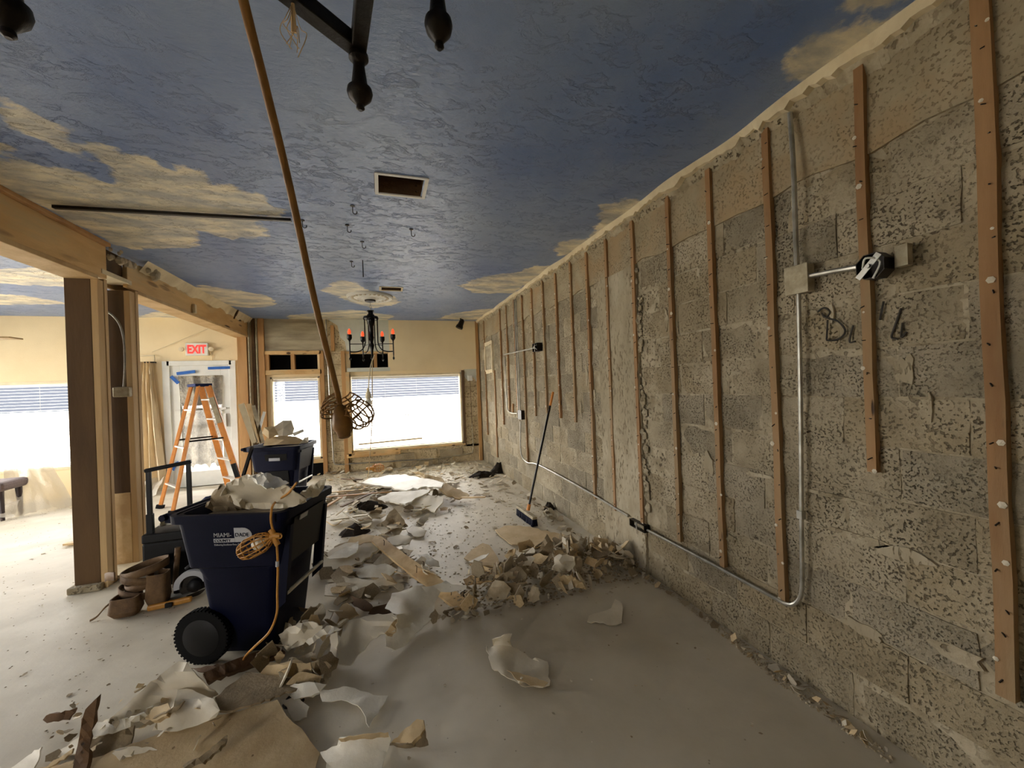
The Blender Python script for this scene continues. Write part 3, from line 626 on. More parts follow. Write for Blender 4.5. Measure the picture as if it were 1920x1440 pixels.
conduit('twin grey conduits beside the stud left of the narrow window', [[(-2.15, YB-.1, 0), (-2.15, YB-.1, H)], [(-2.045, YB-.06, 0), (-2.045, YB-.06, H)]], .014, 'galvdull')
t = thing('outlet_box', 'open square outlet box on the conduit down the block pier', 'electrical box', P(619, 773, Y=YB-.05))
c = P(619, 773, Y=YB-.06); mb = MB()
for a, b in (((-.05, -.05), (-.04, .05)), ((.04, -.05), (.05, .05)), ((-.05, -.05), (.05, -.04)), ((-.05, .04), (.05, .05))): mb.box((c.x+a[0], YB-.07, c.z+a[1]), (c.x+b[0], YB-.01, c.z+b[1]))
mb.build('box_body', 'cream', t); MB().box((c.x-.04, YB-.03, c.z-.04), (c.x+.04, YB-.02, c.z+.04)).build('socket', 'oldwood', t)
c = P(861, 607, Z=H-.08); t = thing('spotlight', 'black cylindrical spotlight under the ceiling near the far right corner', 'spotlight', (c.x, c.y, H))
rot = Matrix.Rotation(math.radians(25), 4, 'Y')
MB().lathe([(.02, .1), (.045, .07), (.055, -.02), (.07, -.05), (.07, -.09), (.05, -.09)], (c.x, YB-.35, H-.11), 16, M4=rot).build('shade', 'iron', t, True)
MB().tube([(c.x, YB-.35, H), (c.x+.01, YB-.35, H-.05)], .015, 8).build('stem', 'iron', t)

# ---- remaining walls, with unseen openings added to let in fill light
def wall_open(name, x, y0, y1, op, thick=.2, axis='x'):
    mb = MB(); a0, a1, z0, z1 = op
    for (p, q, r, s) in ((y0, a0, -.1, H+.4), (a1, y1, -.1, H+.4), (a0, a1, -.1, z0), (a0, a1, z1, H+.4)):
        if axis == 'x': mb.box((x-thick, p, r), (x, q, s))
        else: mb.box((p, x-thick, r), (q, x, s))
    return struct(mb.build(name, 'beige'))
wall_open('wall_left', XL, YF-.3, YB+.3, (3.6, 7.6, .4, 2.5))  # left opening is invented, brightens the room from the far left
wall_open('wall_front', YF, XL-.3, XW+.3, (-5.1, -3.7, .6, 2.3), axis='y')  # rear opening is invented, a weak fill from behind the camera
for nm, a, b in (('window_4', (XL-.1, 3.6, .4), (XL-.09, 7.6, 2.5)), ('window_5', (-5.1, YF-.1, .6), (-3.7, YF-.09, 2.3))):  # panes of the two added fill openings
    o = struct(MB().box(a, b).build(nm, 'glass'))

# ---- posts and header between the rooms
def post(name, label, x0, x1, y0, y1, z1, cut=None):
    t = thing(name, label, 'post', ((x0+x1)/2, (y0+y1)/2, 0))
    xa = x1-.045
    if cut:
        MB().box((x0, y0, .0), (xa, y1, cut)).build('pale_sleeve', 'pine', t, bevel=.003)
        MB().box((x0+.004, y0+.008, cut), (xa, y1-.004, z1)).build('core', 'post', t, bevel=.003)
    else: MB().box((x0, y0, 0), (xa, y1, z1)).build('core', 'post', t, bevel=.003)
    n = 3; h_ = (y1-y0)/n
    for i in range(n): MB().box((xa+.001, y0+h_*i+.002, 0), (x1-(.004 if i == 1 else 0), y0+h_*(i+1)-.002, z1+(.02 if i == 2 else 0))).build('ply', 'ply', t, bevel=.002)
    return t
post('wooden_post', 'near wooden post of the opening, dark shade-toned front and pale layered side', -2.375, -2.165, 4.14, 4.27, 2.5)
post('wooden_post', 'wooden post with a pale lower sleeve, just behind the near post', -2.39, -2.155, 4.56, 4.70, 2.5, .67)
tag(MB().box((-2.40, 4.09, 0), (-2.19, 4.3, .05)).build('post_base', 'mortar', bevel=.008), 'low concrete pad at the foot of the near wooden post', 'post base')
tag(MB().bar((-2.42, 4.45, .02), (-2.02, 4.45, .02), .34, .03, (0, 0, 1)).build('floor_plate', 'cream'), 'flat plaster-spattered plate on the floor between the two posts', 'plate')
t = thing('header_beam', 'near half of the wooden header beam over the opening, stained and dark spotted', 'beam', (-2.25, 1.8, 2.5))
MB().box((-2.2, YF, 2.53), (-2.165, 4.27, 2.80)).build('beam_side', 'beam', t, bevel=.004)
MB().box((-2.36, YF, 2.53), (-2.325, 4.27, 2.80)).build('beam_side', 'beam', t, bevel=.004)
MB().box((-2.37, YF, 2.495), (-2.155, 4.14, 2.53)).build('bottom_plate', 'ply', t, bevel=.004)
MB().box((-2.39, YF, 2.80), (-2.13, 4.27, H)).build('top_plate', 'stud', t, bevel=.004)
t = thing('header_beam', 'far half of the wooden header beam, running from the sleeved post to the shop front', 'beam', (-2.25, 6.3, 2.5))
MB().box((-2.2, 4.56, 2.53), (-2.165, YB, 2.78)).build('beam_side', 'beam', t, bevel=.004)
MB().box((-2.36, 4.56, 2.53), (-2.325, YB, 2.78)).build('beam_side', 'beam', t, bevel=.004)
MB().box((-2.37, 4.7, 2.495), (-2.155, YB, 2.53)).build('bottom_plate', 'ply', t, bevel=.004)
mb = MB(); ys2 = np.arange(4.75, YB, .06)
for i in range(len(ys2)-1):
    f0, f1 = [H-.085-.05*nz(y*3, 2)-.03*nz(y*12, 7) for y in (ys2[i], ys2[i+1])]
    mb.add([(-2.155, ys2[i], f0), (-2.155, ys2[i+1], f1), (-2.09, ys2[i+1], H), (-2.09, ys2[i], H), (-2.17, ys2[i], f0-.01), (-2.17, ys2[i+1], f1-.01)], [(0, 1, 2, 3), (4, 5, 1, 0)])
mb.build('plaster_fillet', 'cream', t)
t2 = thing('header_beam', 'short exposed header piece bridging the gap above the two posts', 'beam', (-2.26, 4.4, 2.6))
MB().box((-2.33, 4.27, 2.6), (-2.2, 4.56, 2.80)).build('beam_side', 'post', t2, bevel=.004)
MB().box((-2.36, 4.2, 2.56), (-2.16, 4.62, 2.60)).build('bottom_plate', 'cream', t2, bevel=.004)
mb = MB()
for i in range(26):
    s = random.uniform(.015, .05); mb.lathe([(.001, -s*.5), (s, -.1*s), (s*.7, s*.5), (.001, s*.7)], (-2.15+random.uniform(-.03, .03), 4.15+random.random()*.9, 2.77+random.uniform(-.05, .04)), 6, 'X')
o = mb.build('crumbling_plaster', 'chunk', t2); o['kind'] = 'stuff'
tag(MB().box((-2.16, 5.86, 2.53), (-2.13, 5.92, 2.64)).build('junction_box', 'cream', bevel=.006), 'small cream box hanging on the side of the far header beam', 'electrical box')
tag(MB().tube(bez([(-2.12, 7.2, 2.68), (-2.09, 7.2, 2.76), (-2.06, 7.2, 2.81), (-2.08, 7.15, 2.72)]), .012, 6).build('torn_strap', 'oldwood'), 'brown torn strip standing up from the far header beam', 'strap')
# cable and box on the second post
pts = [P(196,582,X=-2.15), P(212,592,X=-2.15), P(228,612,Y=4.53), P(234,650,Y=4.53), P(233,690,Y=4.53), P(232,725,Y=4.53)]
pts = [P(196,582,Y=4.5), P(212,592,Y=4.5), P(226,612,Y=4.52), P(233,645,Y=4.53), P(234,690,Y=4.53), P(232,725,Y=4.53)]
tag(MB().tube(bez(pts), .008, 8).build('cable', 'galv'), 'grey armoured cable curving down the face of the sleeved post', 'cable')
c = P(231, 735, Y=4.54); tag(MB().box((c.x-.06, 4.50, c.z-.045), (c.x+.06, 4.56, c.z+.045)).build('junction_box', 'galvdull', bevel=.01), 'plaster-crusted metal box halfway up the sleeved post', 'electrical box')
# ceiling fan blade at the left border
c = P(3, 634, Y=4.4); t = thing('ceiling_fan', 'pale wooden fan blade tip entering at the left border', 'ceiling fan', (c.x-.55, 4.4, H))
MB().box((c.x-.45, 4.33, c.z-.006), (c.x+.09, 4.47, c.z+.006)).build('blade', 'pine', t, bevel=.003)
MB().lathe([(.02, .35), (.03, .1), (.11, .06), (.12, -.05), (.06, -.08)], (c.x-.58, 4.4, c.z+.02), 18).build('motor', 'white', t, True)
MB().tube([(c.x-.58, 4.4, c.z+.3), (c.x-.58, 4.4, H)], .015, 8).build('downrod', 'white', t)
MB().box((c.x-1.15, 4.33, c.z-.006), (c.x-.7, 4.47, c.z+.006)).build('blade', 'pine', t, bevel=.003)
# rod under the ceiling
a = P(100, 388, Z=H-.02); b = P(546, 413, Z=H-.02)
tag(MB().bar(a, b, .028, .02).build('ceiling_track', 'iron'), 'long thin dark track crossing the painted clouds to the hanging cord', 'track')

# ---- ceiling hooks
HK = [((567,415),'small hook in the ceiling just right of the end of the dark track'), ((661,388),'ceiling hook directly below the large vent hole, left of its centre'), ((651,424),'dark double hook in the ceiling, left of the lone right-hand hook'), ((771,432),'ceiling hook standing alone to the right of the others'), ((679,455),'ceiling hook halfway between the large vent and the rosette'), ((659,492),'short ceiling hook left of the rod above the rosette'), ((1008-130,0),None)]
for (a, l) in HK:
    if not l: continue
    c = P(*a, Z=H-.01); r = .022
    r = .014; pts = [(c.x, c.y, H)]+[(c.x, c.y, H-.045)]+[(c.x+r-r*math.cos(t), c.y, H-.045-r*math.sin(t)) for t in np.linspace(.3, 3.6, 9)]
    t = thing('ceiling_hook', l, 'hook', (c.x, c.y, H), None)
    MB().tube(pts, .003, 6).build('hook', 'iron', t); MB().lathe([(.016, -.006), (.016, 0)], (c.x, c.y, H), 10).build('plate', 'iron', t)
c = P(680, 488, Z=H); tag(MB().tube([(c.x, c.y, H), (c.x, c.y, H-.17)], .005, 6).build('threaded_rod', 'iron'), 'short threaded rod hanging above the rosette', 'rod')

# ---- far chandelier with rosette
CX, CYY = -.115, 6.02
t = thing('ceiling_rosette', 'round cream plaster rosette above the candle chandelier', 'rosette', (CX, CYY, H))
MB().lathe([(.31, 0), (.31, -.02), (.295, -.035), (.28, -.028), (.265, -.02), (.20, -.03), (.17, -.045), (.15, -.03), (.12, -.03), (.10, -.05), (.07, -.055), (.02, -.055)], (CX, CYY, H), 48).build('disc', 'white', t, True)
mb = MB()
for i in range(24):
    a = 2*math.pi*i/24; mb.lathe([(.001, -.012), (.018, -.004), (.018, .004), (.001, .01)], (CX+.235*math.cos(a), CYY+.235*math.sin(a), H-.028), 8)
mb.build('leaf_ornament', 'chunkw', t, True)
t = thing('chandelier', 'black iron chandelier with orange candle bulbs under the plaster rosette', 'chandelier', (CX, CYY, H-.05))
MB().lathe([(.075, 0), (.07, -.02), (.03, -.03), (.01, -.035)], (CX, CYY, H-.055), 20).build('canopy', 'iron', t, True)
for i in range(3):
    z = H-.115-i*.035; mb = MB(); n = 12
    mb.tube([(CX+(.012*math.cos(2*math.pi*k/n) if i % 2 else 0), CYY+(0 if i % 2 else .012*math.cos(2*math.pi*k/n)), z+.022*math.sin(2*math.pi*k/n)) for k in range(n+1)], .004, 5); mb.build('chain_link', 'galv', t)
zt = H-.2
MB().lathe([(.045, 0), (.05, -.012), (.035, -.02), (.035, -.05), (.05, -.06), (.05, -.075), (.095, -.085), (.105, -.11), (.1, -.13), (.02, -.135)], (CX, CYY, zt), 24).build('crown', 'gloss_black', t, True)
MB().lathe([(.055, -.135), (.05, -.19), (.03, -.22), (.03, -.36), (.035, -.38), (.02, -.45), (.035, -.49), (.02, -.56), (.012, -.65), (.022, -.67), (.004, -.70)], (CX, CYY, zt), 16).build('central_column', 'gloss_black', t, True)
RA = .29
for th in (0, 62, 118, 180):
    a = math.radians(th-2); dx, dy = math.cos(a), math.sin(a)
    q = lambda r, z: (CX+dx*r, CYY+dy*r, zt+z)
    MB().tube(bez([q(.085, -.13), q(.085, -.35), q(.088, -.47), q(.13, -.55), q(.2, -.58), q(RA, -.58)]), .008, 8).build('arm', 'gloss_black', t, True)
    MB().tube([q(.09, -.47), q(RA, -.47)], .006, 6).build('brace', 'gloss_black', t)
    MB().lathe([(.004, -.70), (.016, -.675), (.006, -.65), (.009, -.62), (.009, -.44), (.014, -.42), (.03, -.40), (.034, -.385), (.034, -.34), (.02, -.335)], (CX+dx*RA, CYY+dy*RA, zt), 14).build('candle_holder', 'gloss_black', t, True)
    MB().lathe([(.01, -.335), (.022, -.32), (.024, -.30), (.014, -.27), (.004, -.255)], (CX+dx*RA, CYY+dy*RA, zt), 12).build('candle_bulb', 'bulb', t, True)

# ---- near fixture, mostly above the frame
f2 = P(672, 98, Y=1.0); f3 = P(824, -10, Y=.78); f1 = P(15, -10, Y=.96)
t = thing('iron_light_frame', 'large black iron light frame with turned finials at the top border', 'light fixture', (-.25, .62, H))
zb = f2.z+.01
def bar2(a, b, w_=.034): MB().bar((a[0], a[1], zb), (b[0], b[1], zb), w_, .034).build('square_bar', 'iron', t, bevel=.003)
bar2((f2.x, f2.y), (.035, .55)); bar2((f2.x, f2.y), (-.46, .64)); bar2((.035, .55), (.12, .78)); bar2((-.46, .64), (f1.x, f1.y)); bar2((-.46, .64), (.035, .55)); bar2((-.46, .64), (-.3, .3)); bar2((.035, .55), (-.1, .3))
def finial(x, y, zt_, L_, R_, tilt=0):
    pr = [(.55, 0), (.6, -.06), (.95, -.12), (.95, -.18), (.6, -.24), (.55, -.3), (.75, -.55), (.8, -.62), (1.18, -.66), (1.25, -.72), (1.1, -.80), (.6, -.88), (.38, -.92), (.42, -.97), (.2, -1.0)]
    MB().lathe([(r*R_, z*L_) for r, z in pr], (x, y, zt_), 22).build('finial', 'iron', t, True)
finial(f2.x, f2.y, zb, zb-P(668, 206, Y=1.0).z, .023)
finial(P(822, 40, Y=.78).x, .78, zb+.02, zb+.02-P(822, 93, Y=.78).z, .0215)
finial(P(15, 40, Y=.96).x, .96, zb+.04, zb+.04-P(15, 72, Y=.96).z, .026)
MB().tube([(-.2, .5, zb), (-.2, .5, H)], .012, 8).build('stem', 'iron', t)
# twine
c = P(549, 5, Y=.9); mb = MB(); rnd = random.Random(5)
for i in range(9):
    s = rnd.uniform(-.012, .012); e = P(550+rnd.uniform(-14, 14), rnd.uniform(75, 102), Y=.9)
    mb.tube(bez([c, (c.x+s, .9+s, c.z-.04), (c.x+s*2.2, .9, (c.z+e.z)/2-.01), (e.x, .9+s, e.z)]), .0008, 4)
for i in range(3): mb.tube([c+Vector((0, 0, .03)), c-Vector((.003*i-.003, 0, .06))], .0025, 5)
tag(mb.build('twine', 'pine'), 'frayed knot of pale twine hanging from the iron frame', 'twine')

# ---- hanging ochre cord with trouble light
t = thing('hanging_work_light', 'ochre trouble light with wire cage hanging on a long cord from above', 'work light', (-.2, .4, 2.6))
a = P(455, -5, Y=.6); pts = [(-.19, .47, 2.3), a, P(494, 150, Y=.67), P(543, 350, Y=.77), P(590, 565, Y=.88), P(625, 705, Y=.96), P(634, 742, Y=1.0), P(637, 764, Y=1.0)]
MB().tube(bez([(-.21, .42, 2.5)]+pts), .0062, 10).build('cord', 'cord', t, True)
cc = P(655, 830, Y=1.0)
ax = (P(637, 763, Y=1.0)-P(645, 813, Y=.99)).normalized(); rt = Vector((0, 0, 1)).rotation_difference(ax).to_matrix().to_4x4()
p_ = P(637, 762, Y=1.0)
MB().lathe([(.007, .003), (.012, -.003), (.018, -.02), (.0225, -.042), (.021, -.052), (.016, -.058), (.014, -.07), (.008, -.074)], tuple(p_), 20, M4=rt).build('handle', 'cord', t, True)
ring = lambda c, r, nrm, k=20: [Vector(c)+(Vector((nrm[1], -nrm[0], 0)).normalized()*math.cos(2*math.pi*i/k)+Vector(nrm).cross(Vector((nrm[1], -nrm[0], 0)).normalized()).normalized()*math.sin(2*math.pi*i/k))*r for i in range(k+1)]
def halfcage(cpx, cpy, Y, rad, a0, a1, axis, name, nrib, p0, p1):
    # hoops turned about a tilted axis: a half basket
    c = P(cpx, cpy, Y=Y); ax_ = Vector(axis).normalized(); e1 = ax_.orthogonal().normalized(); e2_ = ax_.cross(e1); mb = MB()
    pt = lambda la, lo: c+(ax_*math.sin(la)+(e1*math.cos(lo)+e2_*math.sin(lo))*math.cos(la))*rad
    for lo in np.linspace(p0, p1, nrib): mb.tube([pt(la, lo) for la in np.linspace(a0, a1, 14)], .0017, 6)
    for la in np.linspace(a0, a1, 5): mb.tube([pt(la, lo) for lo in np.linspace(p0, p1, 16)], .0017, 6)
    mb.build(name, 'cord', t, True)
halfcage(645, 772, 1.03, .050, .15, .95, (-.35, .3, .9), 'cage_half', 6, -.6, 3.9)
halfcage(672, 777, 1.0, .034, -1.0, .75, (.6, .55, .5), 'cage_half', 7, 0, 2*math.pi)
MB().tube(ring(P(622, 766, Y=1.0), .014, (0.1, 1, 0.1)), .0022, 6).build('hook', 'cord', t)
MB().tube(ring(P(650, 803, Y=1.0), .011, (0.2, 1, 0.1)), .003, 6).build('hook_eye', 'cord', t)

# ---- string lamp in front of the window, with cords
t = thing('string_light', 'pale cord with a white bulb in a wire guard hanging before the wide window', 'work light', P(690, 750, Y=5.2))
Ys = 5.2
MB().tube(bez([(CX+.03, CYY-.05, 2.0), P(694, 690, Y=Ys), P(691, 728, Y=Ys)]), .006, 6).build('cord', 'cream', t)
s0 = P(690, 728, Y=Ys)
MB().lathe([(.01, 0), (.016, -.03), (.032, -.075), (.034, -.12), (.02, -.125)], tuple(s0), 14).build('socket', 'cream', t, True)
MB().lathe([(.02, -.12), (.035, -.15), (.042, -.18), (.03, -.21), (.005, -.225)], tuple(s0), 14).build('bulb', 'bulbw', t, True)
mb = MB()
for k in range(6):
    a = math.pi*k/6
    mb.tube([s0+Vector((math.cos(a)*r, math.sin(a)*r, z)) for r, z in ((-.03, -.1), (-.06, -.15), (-.06, -.25), (-.03, -.31), (.03, -.31), (.06, -.25), (.06, -.15), (.03, -.1))], .002, 4)
for z in (-.15, -.21, -.27): mb.tube([s0+Vector((.06*math.cos(2*math.pi*k/16), .06*math.sin(2*math.pi*k/16), z)) for k in range(17)], .002, 4)
mb.build('wire_guard', 'white', t)
tag(MB().tube(bez([P(698, 676, Y=5.4), P(698, 740, Y=5.4), P(697, 800, Y=5.5), P(693, 860, Y=5.6), P(690, 890, Z=.12), P(680, 920, Z=.08), P(668, 950, Z=.06), P(645, 972, Z=.06), P(628, 985, Z=.05), P(612, 978, Z=.05), P(600, 970, Z=.05)]), .0065, 6).build('extension_cord', 'tan'), 'long tan cord dropping past the bulb and trailing over the rubble', 'cord')
t = thing('cage_light', 'ochre caged work lamp resting on the rubble below the wide window', 'work light', P(697, 880, Z=.1))
c = P(700, 878, Z=.16); mb = MB()
for k in range(6):
    a = math.pi*k/6
    mb.tube([c+Vector((x, math.cos(a)*r, math.sin(a)*r)) for x, r in ((-.02, .04), (.04, .07), (.12, .07), (.17, .035), (.18, 0), (.17, -.035), (.12, -.07), (.04, -.07), (-.02, -.04))], .004, 5)
for x in (.04, .08, .12): mb.tube([c+Vector((x, .07*math.cos(2*math.pi*k/16), .07*math.sin(2*math.pi*k/16))) for k in range(17)], .004, 5)
mb.build('wire_guard', 'orange', t); MB().lathe([(.02, -.12), (.032, -.08), (.032, 0), (.025, .02)], tuple(c), 12, 'X').build('handle', 'orange', t, True)

# ---- wheeled carts
def rrect(cx, cy, z, hx, hy, ang, r=.05, n=4):
    out = []; ca, sa = math.cos(ang), math.sin(ang)
    for (sx, sy, a0) in ((1, 1, 0), (-1, 1, 90), (-1, -1, 180), (1, -1, 270)):
        for k in range(n+1):
            a = math.radians(a0+90*k/n); x = sx*(hx-r)+r*math.cos(a); y = sy*(hy-r)+r*math.sin(a)
            out.append((cx+x*ca-y*sa, cy+x*sa+y*ca, z))
    return out
def loft(mb, levels, cap0=True, cap1=False):
    n = len(levels[0]); vs = [p for l in levels for p in l]; fs = []
    for i in range(len(levels)-1):
        for j in range(n): fs.append((i*n+j, i*n+(j+1) % n, (i+1)*n+(j+1) % n, (i+1)*n+j))
    if cap0: fs.append(tuple(range(n))[::-1])
    if cap1: fs.append(tuple((len(levels)-1)*n+j for j in range(n)))
    return mb.add(vs, fs)
def cart(label, c, b, ang, zr, s, logo):
    t = thing('wheeled_trash_cart', label, 'trash cart', (b[0], b[1], 0))
    ca, sa = math.cos(ang), math.sin(ang)
    def Lp(x, y, z, o=c): return Vector((o[0]+x*ca-y*sa, o[1]+x*sa+y*ca, z))
    def mid(k): return (b[0]+(c[0]-b[0])*k, b[1]+(c[1]-b[1])*k)
    zu = zr*.66; mb = MB()
    loft(mb, [rrect(*b, .02, .165*s, .185*s, ang), rrect(*b, .05, .175*s, .195*s, ang), rrect(*mid(.6), zu-.03, .225*s, .225*s, ang), rrect(*mid(.85), zu, .262*s, .25*s, ang), rrect(*c, zr-.03, .295*s, .272*s, ang), rrect(*c, zr, .295*s, .272*s, ang), rrect(*c, zr, .280*s, .257*s, ang), rrect(*mid(.7), zu, .24*s, .235*s, ang), rrect(*mid(.6), zr*.5, .2*s, .2*s, ang)], True, True)
    mb.build('body', 'bin', t, True)
    mb = MB(); loft(mb, [rrect(*c, zr-.045, .297*s, .274*s, ang), rrect(*c, zr-.04, .32*s, .297*s, ang, .06), rrect(*c, zr+.004, .322*s, .299*s, ang, .06), rrect(*c, zr+.006, .300*s, .277*s, ang), rrect(*c, zr-.03, .298*s, .275*s, ang)], False, False)
    mb.build('rim', 'bin', t, True)
    # handle on the wheel side
    mb = MB()
    for sy in (-.22, .22): mb.bar(Lp(-.29*s, sy*s, zr-.03), Lp(-.37*s, sy*s, zr-.02), .035, .05)
    mb.tube([Lp(-.37*s, -.26*s, zr-.015), Lp(-.37*s, .26*s, zr-.015)], .018, 10); mb.build('handle', 'bin', t)
    # front ribs, recess and lift bar
    for sy in (-.2, .2): MB().prism([Lp(.20*s, sy*s-.012, zr*.36), Lp(.26*s, sy*s-.012, zr*.42), Lp(.305*s, sy*s-.012, zr*.9), Lp(.25*s, sy*s-.012, zr*.9)], Lp(0, .03, 0)-Lp(0, 0, 0)).build('front_rib', 'bin', t)
    MB().prism([Lp(.292*s, -.17*s, zr*.93), Lp(.292*s, .17*s, zr*.93), Lp(.25*s, .17*s, zr*.64), Lp(.25*s, -.17*s, zr*.64)], Lp(.012, 0, 0)-Lp(0, 0, 0)).build('recess_panel', 'blackplastic', t)
    MB().tube([Lp(.262*s, -.2*s, zr*.47), Lp(.262*s, .2*s, zr*.47)], .011, 8).build('lift_bar', 'galv', t)
    # wheels
    for sy in (-.245, .245):
        o = Lp(-.19*s, sy*s, .15, b); yx = Vector((-sa, ca, 0)); rm = Vector((0, 0, 1)).rotation_difference(yx).to_matrix().to_4x4()
        w_ = MB().lathe([(.12, -.024), (.148, -.022), (.15, -.012), (.15, .012), (.148, .022), (.12, .024)], tuple(o), 40, M4=rm).build('wheel', 'rubber', t, True)
        MB().lathe([(.02, -.03), (.10, -.026), (.115, -.018), (.115, .018), (.10, .026), (.02, .03)], tuple(o), 30, M4=rm).build('hub', 'blackplastic', w_, True)
        tr_ = MB()
        for k in range(44):
            a = 2*math.pi*k/44; e1 = Vector((ca, sa, 0)); dr = e1*math.cos(a)+Vector((0, 0, 1))*math.sin(a)
            tr_.bar(o+dr*.152-yx*.022, o+dr*.152+yx*.022, .012, .008, tuple(dr))
        tr_.build('tread', 'rubber', w_)
    MB().tube([Lp(-.19*s, -.24*s, .15, b), Lp(-.19*s, .24*s, .15, b)], .012, 8).build('axle', 'galv', t)
    x_ = Vector((ca, sa, 0))
    f0 = Lp(0, -.2645*s-.0035, 0)
    if logo:
        tilt = Vector((0, 0, 1))
        def Fp(x, z):
            k = (z-zu)/(zr-.03-zu); hy = (.25+(.272-.25)*k)*s; cx_, cy_ = (mid(.85)[0]+(c[0]-mid(.85)[0])*k, mid(.85)[1]+(c[1]-mid(.85)[1])*k)
            return Vector((cx_+x*ca+(hy+.002)*sa, cy_+x*sa-(hy+.002)*ca, z))
        up = (Fp(0, zr-.05)-Fp(0, zu+.05)).normalized()
        zc = zr-.155
        pr = [Fp(.03, zc)]
        pr += [Fp(.075+.05*math.cos(a), zc+.04+.04*math.sin(a)) for a in np.linspace(-math.pi/2, math.pi/2, 12)]+[Fp(.03, zc+.08)]
        yv = Vector((sa, -ca, 0))*.002
        MB().prism(pr, yv).build('letter_d_emblem', 'label', t)
        text_mesh('MIAMI-', .034, Fp(-.085, zc+.03), x_, up, 'label', t, squash=.95); text_mesh('DADE', .030, Fp(.034, zc+.031)+yv*1.6, x_, up, 'bin', t, squash=.95)
        MB().prism([Fp(-.085, zc), Fp(.028, zc), Fp(.028, zc+.022), Fp(-.085, zc+.022)], yv).build('county_band', 'label', t)
        text_mesh('COUNTY', .021, Fp(-.08, zc+.004)+yv*1.6, x_, up, 'bin', t)
        text_mesh('Delivering Excellence Every Day', .014, Fp(-.085, zc-.018), x_, up, 'label', t, squash=.8)
        MB().prism([Lp(.308*s, -.12*s, zr-.06), Lp(.308*s, -.04*s, zr-.06), Lp(.300*s, -.04*s, zr-.09), Lp(.300*s, -.12*s, zr-.09)], Lp(.006, 0, 0)-Lp(0, 0, 0)).build('front_sticker', 'label', t)
    else:
        fz = zr-.2
        mb = MB(); y_ = Vector((sa, -ca, 0))
        hy = .268*s
        p0 = Vector((c[0]-.05*ca+hy*sa, c[1]-.05*sa-hy*ca, fz+.05))
        mb.bar(p0, p0+x_*.13, .006, .035); mb.build('nameplate', 'label', t)
        text_mesh('BRUTE CART', .024, p0+y_*.006+Vector((0, 0, -.01))+x_*.004, x_, (0, 0, 1), 'bin', t, squash=.8) if False else None
        MB().prism([Lp(-.1, -.262*s, zr*.9), Lp(.16, -.262*s, zr*.9), Lp(.16, -.2*s, .12, b), Lp(-.05, -.2*s, .12, b)], -Lp(0, .01, 0)+Lp(0, 0, 0)).build('side_panel', 'blackplastic', t)
    return t, Lp
cart('near navy wheeled trash cart full of torn wallboard, county emblem on its side', (-.725, 2.80), (-.76, 2.93), math.radians(-18.5), .88, 1.0, True)
cart('far navy wheeled trash cart with long boards sticking out, before the narrow window', (-1.23, 5.86), (-1.24, 5.95), math.radians(-14), .86, .98, False)
tag(MB().bar(P(456, 893, Y=5.4), P(473, 838, Y=5.6), .03, .03).build('black_pole', 'iron'), 'thin black pole leaning on the left side of the far cart', 'pole')

